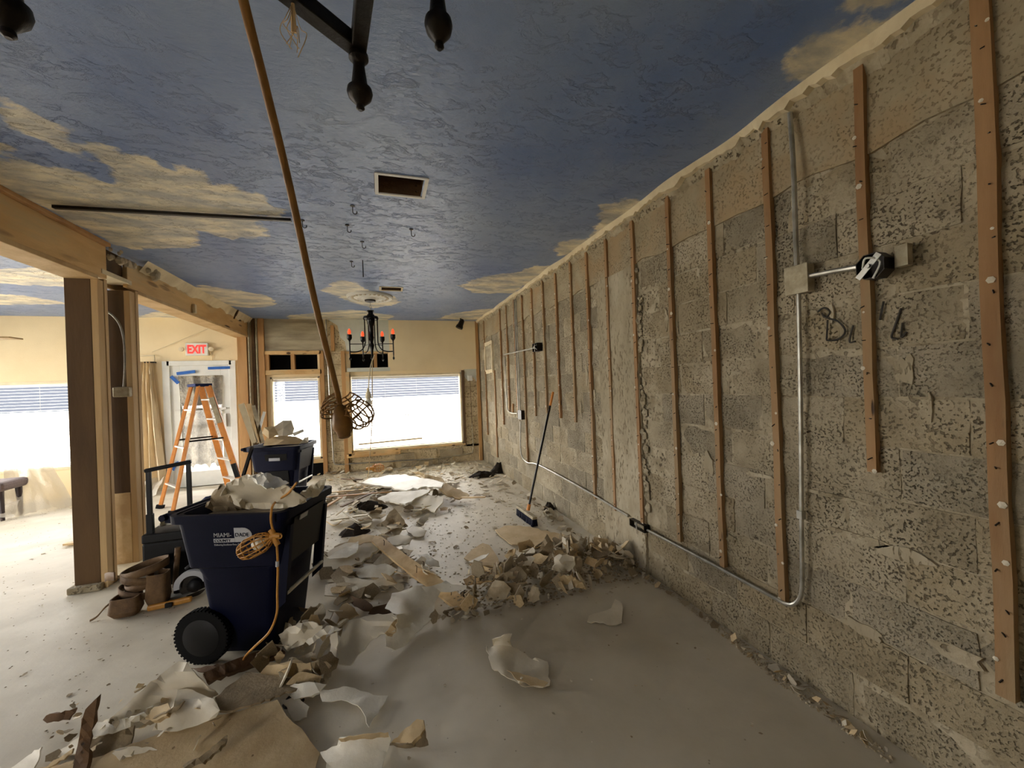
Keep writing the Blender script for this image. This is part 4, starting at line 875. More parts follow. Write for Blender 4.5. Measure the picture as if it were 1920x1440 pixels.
# ------------------------------------------------------------------ sheets of torn wallboard, laid out one by one
def sheet(name, label, cat, outline, m, thick=.006, step=16, amp=.008, ctrl=(), group=None, seed=0, rag_=2.0, parent=None, smooth=True):
    # outline: (px, py, height above the floor); inner heights are interpolated from the rim and the control points
    pts = []; n = len(outline)
    rnd = random.Random(seed+len(outline)*13)
    for i in range(n):
        a, b = outline[i], outline[(i+1) % n]; L_ = math.hypot(a[0]-b[0], a[1]-b[1]); k = max(1, int(L_/(step*.6)))
        for j in range(k):
            t = j/k; w_ = rag_ if j else 0
            pts.append((a[0]+(b[0]-a[0])*t+rnd.uniform(-w_, w_), a[1]+(b[1]-a[1])*t+rnd.uniform(-w_, w_), a[2]+(b[2]-a[2])*t))
    nb = len(pts); xs_ = [p[0] for p in pts]; ys_ = [p[1] for p in pts]
    inner = []; y = min(ys_)+step/2; row = 0
    while y < max(ys_):
        x = min(xs_)+(row % 2)*step/2
        while x < max(xs_):
            ins = False
            for i in range(nb):
                x0, y0 = pts[i][:2]; x1, y1 = pts[(i+1) % nb][:2]
                if (y0 > y) != (y1 > y) and x < (x1-x0)*(y-y0)/(y1-y0)+x0: ins = not ins
            if ins and min((p[0]-x)**2+(p[1]-y)**2 for p in pts) > (step*.45)**2: inner.append((x, y))
            x += step
        y += step*.7; row += 1
    src = pts+[tuple(c) for c in ctrl]
    def hgt(x, y):
        sw = sh = 0
        for p in src:
            d2 = (p[0]-x)**2+(p[1]-y)**2+4; w_ = 1/d2**1.3*(6 if len(p) > 3 else 1); sw += w_; sh += w_*p[2]
        return sh/sw
    allp = [(p[0], p[1], p[2]) for p in pts]+[(x, y, hgt(x, y)+amp*nz(x*.05, y*.08, seed)) for x, y in inner]
    res = delaunay_2d_cdt([Vector((p[0], p[1])) for p in allp], [], [list(range(nb))], 1, 1e-4)
    V, E_, F_ = res[0], res[1], res[2]
    hs = []; fixed = []
    for i, v in enumerate(V):
        o = res[3][i]; k = o[0] if o else -1
        hs.append(allp[k][2] if o else hgt(v.x, v.y)); fixed.append(0 <= k < nb)
    for c_ in ctrl:
        k = min(range(len(V)), key=lambda i: (V[i].x-c_[0])**2+(V[i].y-c_[1])**2); hs[k] = c_[2]; fixed[k] = True
    nb_ = [set() for _ in V]
    for f in F_:
        for a_ in range(len(f)): nb_[f[a_]].add(f[a_-1]); nb_[f[a_-1]].add(f[a_])
    for it in range(80):
        for i in range(len(V)):
            if not fixed[i] and nb_[i]: hs[i] = sum(hs[q] for q in nb_[i])/len(nb_[i])
    for i, v in enumerate(V):
        if not fixed[i]: hs[i] += amp*.45*nz(v.x*.035, v.y*.06, seed)
    vs = [P(v.x, v.y, Z=max(hs[i], .003)) for i, v in enumerate(V)]
    me = bpy.data.meshes.new(name); me.from_pydata([tuple(v) for v in vs], [], [tuple(f) for f in F_]); me.update()
    bm = bmesh.new(); bm.from_mesh(me); bmesh.ops.recalc_face_normals(bm, faces=bm.faces)
    up = sum((f.normal.z*f.calc_area() for f in bm.faces))
    if up < 0: bmesh.ops.reverse_faces(bm, faces=bm.faces)
    bm.to_mesh(me); bm.free()
    c = sum(vs, Vector())/len(vs)
    for v in me.vertices: v.co -= c
    o = link(name, me, m, None, smooth); o.location = c
    if parent is not None:
        o.parent = parent; o.location = c-parent.location
    s = o.modifiers.new('thickness', 'SOLIDIFY'); s.thickness = thick; s.offset = -1
    e = o.modifiers.new('edges', 'EDGE_SPLIT'); e.split_angle = math.radians(32)
    if label: tag(o, label, cat, group)
    return o
S = sheet
# foreground left
S('wallboard_sheet', 'large tan sheet of torn wallboard lying at the lower left', 'wallboard', [(60,1442,.02),(180,1420,.03),(300,1375,.05),(410,1340,.06),(450,1333,.06),(520,1312,.07),(528,1325,.06),(550,1355,.05),(565,1365,.04),(590,1400,.03),(600,1412,.02),(590,1445,.02),(560,1480,.02),(100,1500,.02)], 'tan', .012, 22, .01)
S('wallboard_sheet', 'tall folded grey sheet peaking above the lower left debris', 'wallboard', [(95,1418,.01),(160,1375,.02),(215,1340,.10),(260,1300,.15),(300,1265,.20),(335,1240,.24),(350,1242,.24),(370,1268,.19),(402,1297,.13),(408,1304,.10),(370,1315,.05),(300,1345,.04),(230,1375,.04),(180,1410,.03)], 'paper', .006, 16, .02)
S('wallboard_sheet', 'rounded grey sheet lying in front of the tall folded one', 'wallboard', [(333,1293,.13),(350,1291,.14),(400,1310,.14),(412,1332,.12),(405,1345,.10),(370,1360,.07),(320,1372,.06),(285,1370,.07),(300,1345,.11),(325,1325,.14)], 'paper', .006, 16, .02)
S('wallboard_sheet', 'dark brown-grey sheet between the cart wheel and the tan sheet', 'wallboard', [(403,1308,.08),(432,1283,.07),(462,1260,.06),(500,1266,.07),(545,1272,.07),(560,1290,.07),(525,1303,.07),(470,1322,.08),(425,1333,.08),(412,1332,.08)], 'chunkb', .01, 16, .02)
S('wallboard_sheet', 'light torn sheet in the lower left pile beside the leaning board', 'wallboard', [(170,1358,.10),(220,1350,.11),(262,1340,.12),(285,1325,.12),(300,1316,.10),(296,1332,.08),(262,1352,.08),(225,1370,.08),(168,1385,.07)], 'whitesheet', .006, 14, .015)
S('wallboard_sheet', 'buff plaster slab on the light torn sheet at lower left', 'wallboard', [(272,1345,.15),(290,1325,.16),(315,1318,.17),(320,1330,.17),(312,1342,.16),(285,1352,.14)], 'tan', .02, 12, .005)
S('wallboard_sheet', 'dark pointed shard over the buff slab at lower left', 'wallboard', [(262,1352,.12),(290,1346,.15),(330,1325,.18),(346,1313,.19),(335,1330,.17),(300,1352,.13),(282,1360,.11)], 'chunkb', .01, 12, .01)
S('wallboard_sheet', 'dark sheet under the light torn sheet at lower left', 'wallboard', [(160,1390,.06),(235,1362,.08),(252,1360,.08),(245,1395,.04),(215,1408,.03),(150,1440,.02),(130,1440,.02)], 'chunkb', .008, 14, .01)
S('wallboard_sheet', 'pale pointed strip at the lowest left of the pile', 'wallboard', [(20,1440,.01),(60,1412,.03),(78,1400,.05),(72,1425,.03),(60,1445,.02)], 'paper', .006, 12, .01)
S('wallboard_sheet', 'thin buff strip beside the foot of the leaning board', 'wallboard', [(80,1440,.03),(110,1422,.05),(137,1403,.07),(134,1412,.06),(105,1432,.04),(85,1442,.03)], 'tan', .008, 12, .01)
S('wallboard_sheet', 'small grey flap in front of the leaning board', 'wallboard', [(210,1412,.05),(240,1400,.06),(275,1400,.05),(300,1408,.04),(280,1420,.03),(240,1422,.03),(225,1425,.04)], 'paper', .006, 14, .02)
S('wooden_board', 'dark weathered board leaning upright in the lower left pile', 'board', [(155,1345,.22),(160,1330,.25),(182,1308,.30),(178,1340,.22),(170,1385,.12),(165,1430,.05),(160,1450,.03),(135,1450,.03),(140,1420,.06),(147,1390,.12)], 'oldwood', .018, 14, 0, rag_=.4, smooth=False)
S('wooden_scrap', 'short splintered scrap lying alone left of the leaning board', 'board', [(80,1350,.02),(86,1342,.04),(100,1338,.05),(130,1332,.05),(145,1326,.05),(133,1342,.03),(128,1350,.02),(110,1353,.02),(88,1356,.01)], 'oldwood', .012, 12, .004)
S('wooden_board', 'reddish brown board on the floor beside the near cart wheel', 'board', [(380,1263,.07),(430,1240,.08),(480,1222,.08),(520,1212,.07),(535,1222,.05),(480,1245,.05),(430,1262,.05),(388,1281,.04)], 'oldwood', .03, 14, 0, rag_=.4, smooth=False)
S('wooden_scrap', 'splintered thin lath left of the reddish brown board', 'board', [(356,1254,.03),(400,1248,.05),(440,1238,.05),(430,1250,.04),(385,1260,.03)], 'oldwood', .008, 12, .003)
S('wallboard_sheet', 'lumpy plaster strip lying on the tan sheet', 'wallboard', [(345,1440,.09),(380,1415,.10),(405,1395,.12),(425,1378,.13),(427,1385,.12),(410,1405,.11),(385,1425,.09),(355,1445,.07)], 'chunkb', .02, 12, .02)
# foreground centre
S('wallboard_sheet', 'white leaf-shaped sheet with a hooked tail lying centre front', 'wallboard', [(600,1296,.06),(650,1287,.06),(665,1290,.05),(700,1303,.03),(728,1304,.02),(712,1330,.02),(692,1363,.015),(686,1345,.03),(670,1322,.04),(640,1312,.04),(604,1315,.04)], 'whitesheet', .004, 14, .015)
S('wallboard_sheet', 'arched white sheet with a brown torn edge at the bottom border', 'wallboard', [(600,1410,.03),(632,1398,.06),(636,1383,.10),(680,1378,.11),(728,1375,.10),(733,1386,.08),(726,1410,.04),(715,1450,.01),(610,1450,.01),(612,1430,.03)], 'whitesheet', .005, 16, .02, [(670,1400,.09,1)])
S('wallboard_sheet', 'brown paper edge curled over the arched white sheet', 'wallboard', [(634,1386,.115),(680,1377,.125),(728,1373,.12),(729,1382,.105),(690,1386,.11),(640,1391,.105)], 'tan', .004, 12, .004)
S('wallboard_chunk', 'buff wedge of wallboard right of the arched white sheet', 'wallboard', [(733,1392,.02),(755,1370,.05),(782,1348,.08),(793,1350,.08),(797,1366,.06),(772,1393,.04),(755,1396,.02)], 'tan', .02, 12, .004)
S('wallboard_chunk', 'dark grey underside piece below the buff wedge', 'wallboard', [(730,1398,.01),(760,1396,.03),(797,1366,.05),(803,1396,.02),(770,1403,.01)], 'chunkb', .008, 12, .004)
S('wallboard_sheet', 'grey curled sheet with a raised back flap on the bare floor', 'wallboard', [(912,1211,.03),(918,1215,.02),(925,1211,.04),(923,1200,.09),(945,1190,.13),(960,1189,.13),(956,1202,.07),(960,1212,.03),(985,1225,.01),(998,1236,.01),(1003,1233,.03),(1027,1241,.02),(1029,1262,.01),(1030,1284,.02),(1018,1288,.02),(1000,1286,.01),(978,1286,.02),(965,1276,.03),(945,1266,.04),(922,1252,.04),(919,1240,.04)], 'paper', .004, 11, .012, [(960,1245,.02,1),(945,1255,.05,1),(975,1270,.05,1)])
S('wallboard_sheet', 'stained tan fold on the lower edge of the curled grey sheet', 'wallboard', [(950,1256,.055),(990,1266,.045),(1028,1280,.04),(1020,1287,.035),(995,1285,.035),(970,1275,.045)], 'tan', .003, 12, .004)
S('wallboard_sheet', 'flat grey shard lying alone on the floor near the right wall', 'wallboard', [(1101,1165,.01),(1104,1155,.01),(1128,1147,.01),(1146,1140,.012),(1153,1123,.02),(1166,1132,.02),(1167,1150,.015),(1166,1166,.012),(1155,1171,.01),(1125,1167,.01)], 'paper', .006, 12, .003)
# curling sheets centre
S('wallboard_sheet', 'grey folded paper sheet at the left end of the long curling sheet', 'wallboard', [(643,1168,.10),(690,1155,.13),(735,1149,.15),(745,1160,.15),(741,1184,.10),(722,1188,.09),(700,1198,.06),(678,1222,.03),(657,1247,.01),(630,1244,.01),(636,1210,.05),(640,1190,.08)], 'paper', .004, 13, .02)
S('wallboard_sheet', 'long bright curling sheet sweeping over the end of the pale plank', 'wallboard', [(722,1190,.04),(742,1170,.08),(745,1152,.13),(722,1140,.14),(735,1112,.13),(757,1107,.12),(780,1098,.14),(800,1100,.13),(835,1088,.13),(848,1096,.12),(875,1098,.11),(874,1105,.10),(845,1110,.09),(826,1110,.08),(815,1130,.06),(812,1155,.03),(790,1180,.01),(765,1204,.01),(740,1219,.015),(724,1212,.04)], 'whitesheet', .004, 13, .025, [(770,1140,.07,1),(765,1175,.02,1)])
S('wallboard_sheet', 'narrow tan curl at the fold of the long bright sheet', 'wallboard', [(722,1187,.10),(738,1165,.15),(744,1160,.15),(743,1185,.09),(735,1194,.07)], 'tan', .004, 10, .004)
S('wallboard_sheet', 'cream curled sheet on the rubble beside the near cart', 'wallboard', [(522,1190,.10),(535,1180,.16),(560,1168,.20),(585,1166,.21),(605,1175,.19),(600,1188,.15),(575,1200,.11),(560,1212,.08),(540,1222,.05),(528,1205,.08)], 'paper', .005, 12, .02, [(565,1185,.2,1)])
S('wallboard_sheet', 'pointed white strip lying across the cream curled sheet', 'wallboard', [(572,1203,.16),(590,1190,.19),(612,1173,.21),(642,1178,.19),(625,1184,.19),(600,1196,.17),(580,1210,.14)], 'whitesheet', .004, 10, .006)
S('wallboard_sheet', 'bent grey strip dropping from the pile to the floor', 'wallboard', [(620,1190,.14),(632,1185,.15),(634,1205,.12),(630,1235,.08),(622,1260,.05),(612,1285,.02),(598,1283,.03),(608,1262,.05),(618,1230,.08)], 'paper', .004, 11, .01)
S('wallboard_sheet', 'layered buff slabs stacked below the cream curled sheet', 'wallboard', [(488,1262,.07),(500,1248,.10),(540,1245,.12),(582,1242,.12),(584,1262,.08),(555,1270,.06),(500,1272,.05)], 'tan', .03, 12, .01)
S('wallboard_sheet', 'brown slab beside the layered buff slabs', 'wallboard', [(583,1242,.12),(612,1240,.11),(622,1248,.09),(608,1262,.06),(586,1270,.05)], 'chunkb', .02, 12, .008)
S('wallboard_sheet', 'torn white-faced slabs in front of the layered buff slabs', 'wallboard', [(530,1292,.05),(552,1282,.08),(580,1278,.09),(612,1283,.07),(600,1298,.06),(575,1306,.05),(552,1312,.04),(540,1302,.04)], 'whitesheet', .02, 12, .01)
S('wallboard_sheet', 'grey flap right of the tan sheet corner', 'wallboard', [(528,1312,.04),(560,1308,.04),(580,1325,.03),(575,1345,.02),(552,1352,.015),(540,1332,.03)], 'paper', .005, 12, .005)
# middle left
S('wallboard_sheet', 'broad grey-white slab right of the near cart, upper face to the light', 'wallboard', [(592,1073,.06),(600,1050,.08),(625,1028,.11),(648,1018,.13),(700,1012,.15),(712,1024,.13),(694,1044,.09),(668,1056,.07),(640,1066,.06)], 'paper', .02, 13, .01)
S('wallboard_sheet', 'glossy white patch of paint film on the broad grey-white slab', 'wallboard', [(612,1046,.115),(640,1028,.135),(672,1020,.15),(668,1036,.13),(650,1046,.11)], 'whitesheet', .003, 12, .002)
S('wallboard_sheet', 'curved tan sheet behind the broad grey-white slab', 'wallboard', [(645,1022,.10),(655,1010,.14),(680,1002,.16),(702,1004,.17),(698,1016,.15),(670,1022,.13)], 'tan', .005, 10, .01)
S('wallboard_sheet', 'white broken slab under the upper end of the pale plank', 'wallboard', [(660,1068,.07),(690,1060,.09),(722,1056,.09),(745,1068,.07),(728,1080,.05),(700,1085,.04),(675,1084,.04)], 'whitesheet', .015, 11, .02)
S('wallboard_sheet', 'grey slab with splintered edge below the white broken slab', 'wallboard', [(612,1090,.03),(640,1080,.05),(690,1088,.05),(750,1076,.04),(757,1090,.03),(700,1104,.03),(650,1102,.02)], 'paper', .012, 12, .02)
S('wooden_board', 'pale pine plank with bent nails lying across the rubble', 'board', [(697,1014,.17),(703,1004,.18),(716,1006,.18),(770,1046,.13),(830,1088,.08),(877,1126,.035),(858,1143,.02),(795,1095,.07),(740,1052,.12)], 'pine', .022, 16, .0, rag_=.4)
S('wooden_scrap', 'dark splintered timber scrap left of the long bright sheet', 'board', [(630,1110,.03),(640,1108,.05),(690,1128,.06),(700,1140,.04),(680,1145,.02),(650,1128,.02)], 'oldwood', .02, 12, .008)
S('wooden_scrap', 'pointed dark splinter under the long bright sheet', 'board', [(700,1138,.05),(740,1128,.05),(772,1144,.04),(740,1150,.02),(690,1152,.02)], 'oldwood', .012, 12, .004)
S('wallboard_chunk', 'buff square chunk left of the dark splintered scrap', 'wallboard', [(628,1148,.03),(650,1130,.07),(665,1140,.06),(672,1152,.03),(650,1160,.02),(636,1160,.02)], 'tan', .02, 10, .006)
# far rubble sheets
S('wallboard_sheet', 'largest bright white slab lying far back below the wide window', 'wallboard', [(672,905,.16),(690,898,.17),(722,892,.18),(760,889,.2),(800,897,.2),(831,906,.18),(828,913,.17),(790,913,.17),(762,919,.16),(720,912,.16)], 'whitesheet', .02, 11, .01)
S('wallboard_sheet', 'white slab in front of the largest bright slab', 'wallboard', [(708,934,.12),(738,922,.15),(770,920,.16),(808,917,.17),(795,927,.14),(765,942,.10),(745,943,.09),(722,940,.10)], 'whitesheet', .02, 11, .012)
S('wallboard_sheet', 'grey rounded slab right of the two far white slabs', 'wallboard', [(766,945,.06),(778,932,.10),(805,928,.13),(832,932,.12),(830,942,.09),(815,960,.04),(795,954,.04),(780,950,.05)], 'paper', .015, 11, .01)
S('wallboard_sheet', 'tan plywood piece sloping down right of the far white slabs', 'board', [(822,915,.15),(835,905,.17),(868,922,.10),(880,928,.08),(862,936,.06),(840,930,.09)], 'tan', .015, 10, .002)
S('wallboard_sheet', 'ragged brown strip behind the largest bright slab', 'wallboard', [(768,885,.14),(785,884,.18),(810,892,.18),(830,897,.17),(835,905,.14),(800,898,.13)], 'tan', .01, 9, .02)
S('wallboard_sheet', 'brown shard standing upright in the middle of the rubble', 'wallboard', [(705,985,.05),(722,975,.10),(730,960,.16),(740,953,.19),(750,965,.15),(765,986,.07),(745,990,.05),(720,990,.04)], 'chunkb', .01, 10, .01)
S('wallboard_sheet', 'grey slab lying under the upright brown shard', 'wallboard', [(702,988,.05),(740,986,.06),(762,991,.05),(750,998,.03),(715,1000,.02)], 'paper', .015, 10, .01)
S('wallboard_sheet', 'round-ended grey slab right of the upright brown shard', 'wallboard', [(762,992,.03),(775,985,.05),(798,994,.05),(795,1004,.02),(775,1005,.02)], 'paper', .015, 10, .006)
S('wallboard_sheet', 'flat grey sheet behind the top of the pale plank', 'wallboard', [(718,1010,.06),(745,1003,.07),(778,1006,.06),(768,1018,.04),(740,1022,.04)], 'paper', .01, 10, .006)
S('wallboard_sheet', 'thin curved white shell right of the pale plank', 'wallboard', [(784,1040,.03),(800,1038,.05),(822,1052,.05),(824,1062,.03),(805,1062,.015),(792,1052,.02)], 'whitesheet', .006, 9, .012)
S('wallboard_sheet', 'flat tan board with ragged edge lying behind the rubble heap', 'wallboard', [(928,993,.02),(945,986,.03),(975,985,.03),(1040,998,.02),(1060,1003,.02),(1045,1014,.02),(1022,1020,.02),(1000,1027,.02),(960,1020,.02),(940,1006,.02)], 'tan', .012, 13, .004)
S('wallboard_sheet', 'tan broken board with a torn paper corner left of the rubble heap', 'wallboard', [(870,1046,.02),(885,1030,.04),(905,1018,.05),(918,1022,.05),(930,1040,.04),(942,1064,.03),(905,1060,.03),(880,1052,.02)], 'tan', .012, 12, .006)
S('wallboard_sheet', 'torn grey paper lying on the tan broken board', 'wallboard', [(878,1053,.05),(895,1045,.06),(917,1037,.07),(905,1048,.06),(892,1056,.05)], 'whitesheet', .004, 9, .004)
S('wooden_scrap', 'long pale wedge below the tan broken board', 'board', [(880,1057,.03),(930,1068,.05),(952,1074,.05),(930,1076,.03),(905,1070,.02)], 'pine', .012, 10, .002)
S('wooden_scrap', 'bundle of pale splintered lath left of the rubble heap', 'board', [(868,1086,.03),(880,1080,.05),(925,1077,.06),(928,1085,.04),(900,1094,.03),(872,1094,.02)], 'pine', .015, 10, .01)
# heap heroes
S('wallboard_sheet', 'tall brown shard standing up at the peak of the rubble heap', 'wallboard', [(1008,1050,.12),(1012,1030,.20),(1018,1015,.26),(1026,1001,.32),(1036,1018,.25),(1040,1038,.17),(1030,1052,.12),(1018,1056,.10)], 'chunkb', .01, 9, .008)
S('wallboard_sheet', 'grey half-round sheet standing in the middle of the rubble heap', 'wallboard', [(1035,1068,.12),(1040,1045,.22),(1050,1040,.24),(1078,1044,.23),(1078,1062,.15),(1068,1070,.11),(1050,1072,.10)], 'paper', .008, 9, .004, [(1055,1058,.19,1)])
S('wallboard_sheet', 'upright brown strip right of the half-round sheet on the heap', 'wallboard', [(1076,1078,.09),(1076,1045,.22),(1088,1044,.22),(1092,1060,.16),(1091,1086,.07),(1082,1086,.06)], 'chunkb', .008, 8, .003)
S('wallboard_sheet', 'broad rounded slab leaning at the lower left of the heap', 'wallboard', [(910,1118,.05),(918,1102,.11),(930,1088,.17),(945,1090,.17),(958,1102,.12),(950,1120,.05),(930,1128,.02),(915,1126,.02)], 'chunk', .012, 9, .006)
S('wallboard_sheet', 'dark slab leaning beside the broad rounded slab on the heap', 'wallboard', [(930,1085,.16),(950,1072,.20),(972,1072,.20),(965,1085,.16),(945,1090,.14)], 'chunkb', .012, 9, .004)
S('wallboard_sheet', 'wide slab at the front foot of the heap, facing the camera', 'wallboard', [(990,1112,.06),(1000,1098,.12),(1010,1102,.11),(1012,1125,.03),(1000,1130,.02),(985,1128,.02)], 'chunk', .012, 8, .004)
S('wallboard_sheet', 'triangular buff slab at the right front of the heap', 'wallboard', [(1045,1080,.12),(1070,1078,.13),(1095,1095,.08),(1100,1105,.04),(1075,1100,.05),(1055,1094,.07)], 'tan', .01, 8, .004)
S('wallboard_sheet', 'broad brown slab at the top left of the heap', 'wallboard', [(940,1055,.14),(955,1048,.18),(972,1050,.18),(975,1062,.14),(955,1068,.11),(942,1064,.11)], 'chunkb', .012, 8, .004)
S('wallboard_sheet', 'small orange-brown leaf of wallboard behind the heap', 'wallboard', [(945,1042,.10),(955,1032,.15),(966,1029,.16),(964,1040,.12),(950,1047,.09)], 'tan', .008, 7, .004)
S('wallboard_sheet', 'thin curling strip behind the heap close to the right wall', 'wallboard', [(1125,1030,.10),(1140,1033,.13),(1165,1042,.12),(1172,1036,.14),(1168,1046,.10),(1145,1044,.09),(1128,1040,.07)], 'paper', .005, 8, .006)
# contents of the near cart
S('wallboard_sheet', 'big creased grey sheet heaped over the top of the near cart', 'wallboard', [(412,930,1.0),(425,905,1.06),(455,892,1.10),(490,886,1.12),(505,888,1.12),(515,895,1.10),(530,905,1.06),(545,915,1.03),(560,925,1.0),(575,935,.95),(550,950,.90),(500,955,.88),(460,953,.88),(440,945,.92),(428,925,.98)], 'paper', .004, 12, .02)
S('wallboard_sheet', 'folded white paper flap on top of the near cart load', 'wallboard', [(465,895,1.125),(500,886,1.14),(542,905,1.08),(525,912,1.09),(500,916,1.10),(478,905,1.10)], 'whitesheet', .004, 10, .015)
S('wallboard_sheet', 'dark brown sheet edge at the left of the near cart load', 'wallboard', [(385,950,.90),(400,925,.97),(413,908,1.02),(430,918,1.0),(450,945,.91),(465,955,.86),(400,958,.86)], 'chunkb', .006, 10, .02)
S('wallboard_sheet', 'pointed grey shard at the right rim of the near cart', 'wallboard', [(562,925,.98),(580,910,1.02),(600,900,1.05),(612,897,1.06),(606,912,1.0),(595,928,.93),(575,932,.92)], 'paper', .008, 9, .006)
S('wallboard_sheet', 'flat grey piece near the right front corner of the near cart load', 'wallboard', [(500,950,.885),(530,935,.93),(560,930,.95),(575,940,.9),(545,952,.87),(520,955,.87)], 'paper', .006, 10, .01)
# near cart filling below the visible sheets
rnd = random.Random(21)
# ------------------------------------------------------------------ shards: one mesh per shape, each shard its own object
def shard_mesh(seed, size, th, curl):
    r = random.Random(seed); n = r.randint(4, 7); vs = []
    ang = sorted(r.uniform(0, 2*math.pi) for _ in range(n))
    ang = [2*math.pi*i/n+r.uniform(-.35, .35) for i in range(n)]
    el = r.uniform(.55, 1)
    pts = [(size*math.cos(a)*r.uniform(.7, 1.1), size*el*math.sin(a)*r.uniform(.7, 1.1)) for a in ang]
    out = []
    for i in range(n):
        a, b = pts[i], pts[(i+1) % n]; out.append(a); out.append(((a[0]+b[0])/2+r.uniform(-.08, .08)*size, (a[1]+b[1])/2+r.uniform(-.08, .08)*size))
    k = len(out); z = lambda x, y: curl*((x/size)**2)*size
    top = [(x, y, z(x, y)+th/2) for x, y in out]+[(0, 0, th/2)]; bot = [(x*.97, y*.97, z(x, y)-th/2) for x, y in out]+[(0, 0, -th/2)]
    fs = [(i, (i+1) % k, k) for i in range(k)]+[((i+1) % k+k+1, i+k+1, 2*k+1) for i in range(k)]+[(i, i+k+1, (i+1) % k+k+1, (i+1) % k) for i in range(k)]
    me = bpy.data.meshes.new('shard'); me.from_pydata(top+bot, [], fs); me.update(); return me
SH = {}
for mn in ('chunk', 'chunkw', 'chunkb', 'paper', 'tan'):
    SH[mn] = []
    for s in range(6):
        m_ = shard_mesh(hash(mn) % 97 if False else s*7+len(mn), 1.0, random.uniform(.06, .14), random.uniform(-.08, .18)); m_.materials.append(M[mn]); SH[mn].append(m_)
def inpoly(x, y, poly):
    r = False; n = len(poly)
    for i in range(n):
        x0, y0 = poly[i]; x1, y1 = poly[(i+1) % n]
        if (y0 > y) != (y1 > y) and x < (x1-x0)*(y-y0)/(y1-y0)+x0: r = not r
    return r
def scatter(n, poly_px, label, group, smin, smax, mix, hfun=None, steep=.35, name='plaster_shard', seed=1, cat='debris', pw=1.6):
    poly = [tuple(P(a, b, Z=0)[:2]) for a, b in poly_px]; r = random.Random(seed)
    x0, x1 = min(p[0] for p in poly), max(p[0] for p in poly); y0, y1 = min(p[1] for p in poly), max(p[1] for p in poly); k = 0
    while k < n:
        x, y = r.uniform(x0, x1), r.uniform(y0, y1)
        if not inpoly(x, y, poly): continue
        k += 1; s = smin+(smax-smin)*r.random()**pw; h = (hfun(x, y) if hfun else 0)
        st = steep*(1+h*4)
        e = (r.gauss(0, st), r.gauss(0, st), r.uniform(0, 6.28)); z = h*r.random()**.5
        mn = r.choice(mix); o = bpy.data.objects.new(name, r.choice(SH[mn])); COL.objects.link(o)
        tl = math.sin(min(1.4, abs(e[0])+abs(e[1])))
        x = min(x, XW-.03-s*.8)
        o.location = (x, y, max(z, tl*s*.8+.12*s+.002)); o.rotation_euler = e; o.scale = (s, s, s*r.uniform(.5, 1.1))
        ad = {'chunk': 'buff', 'chunkw': 'off-white', 'chunkb': 'brown', 'paper': 'grey', 'tan': 'tan'}[mn]
        pos = ('left' if x < x0+(x1-x0)/3 else 'right' if x > x1-(x1-x0)/3 else 'middle')+' '+('front' if y < (y0+y1)/2 else 'back')+' part'
        if smax > .05: ad = ('larger ' if s > (smin+smax)*.4 else 'little ')+ad
        tag(o, ad+' '+label+', '+pos, cat, ad+' '+group+', '+pos)
HEAP = [(850,1138),(905,1085),(950,1050),(1000,1032),(1060,1020),(1120,1015),(1175,1040),(1215,1075),(1190,1092),(1130,1100),(1060,1122),(1000,1138),(930,1140),(870,1155)]
hc = [P(a, b, Z=0) for a, b in ((900,1120),(985,1092),(1060,1078),(1120,1062),(1170,1058))]
def hheap(x, y):
    d = 9
    for i in range(len(hc)-1):
        a, b = hc[i], hc[i+1]; ex, ey = b.x-a.x, b.y-a.y; t = max(0, min(1, ((x-a.x)*ex+(y-a.y)*ey)/(ex*ex+ey*ey))); d = min(d, math.hypot(x-a.x-t*ex, y-a.y-t*ey))
    return .22*max(0, 1-d/.38)
scatter(230, HEAP, 'wallboard shard piled in the heap before the broom', 'shards of the heap', .02, .095, ['chunk', 'chunkb', 'paper', 'chunk', 'tan'], hheap, .8, 'wallboard_shard', 2)
FAR = [(590,885),(640,880),(720,872),(800,868),(895,868),(905,880),(870,905),(820,920),(700,925),(640,915),(600,900)]
scatter(240, FAR, 'plaster fragment on the floor below the shop windows', 'fragments below the windows', .02, .11, ['chunkw', 'chunkw', 'chunk', 'tan'], lambda x, y: .05, .2, 'plaster_fragment', 3)
scatter(110, [(880,885),(905,872),(930,880),(1010,945),(1060,985),(1100,1010),(1060,1005),(985,960),(930,945),(870,930)], 'plaster crumb strewn along the floor by the far right wall', 'crumbs by the far right wall', .015, .07, ['chunkw', 'chunk', 'chunk'], lambda x, y: .02, .2, 'plaster_crumb', 4)
scatter(170, [(600,930),(680,905),(830,915),(860,935),(830,965),(790,1000),(740,1010),(640,1010),(612,990),(605,960)], 'wallboard piece in the rubble right of the near cart', 'mid rubble pieces', .03, .15, ['chunk', 'paper', 'chunkw', 'chunkw', 'chunk', 'chunkb', 'tan'], lambda x, y: .08, .25, 'wallboard_piece', 5)
scatter(110, [(600,1060),(660,1020),(720,1015),(830,1090),(800,1120),(720,1120),(640,1150),(600,1110)], 'wallboard scrap around and under the pale pine plank', 'scraps around the plank', .03, .13, ['chunk', 'paper', 'chunkb', 'chunkb', 'tan'], lambda x, y: .05, .25, 'wallboard_scrap', 6)
scatter(80, [(780,960),(880,945),(960,960),(1000,1000),(930,1030),(880,1080),(820,1080),(790,1030)], 'tiny crumb on the floor between rubble and broom', 'crumbs between rubble and broom', .008, .04, ['chunk', 'chunkb', 'chunk'], None, .15, 'plaster_crumb', 7, pw=2.5)
scatter(75, [(520,1200),(560,1170),(640,1170),(640,1230),(620,1270),(600,1310),(545,1310),(480,1260)], 'wallboard lump in the pile beside the near cart wheel', 'lumps beside the near cart', .02, .09, ['chunk', 'tan', 'chunkb', 'chunkw'], lambda x, y: .10, .5, 'wallboard_lump', 8)
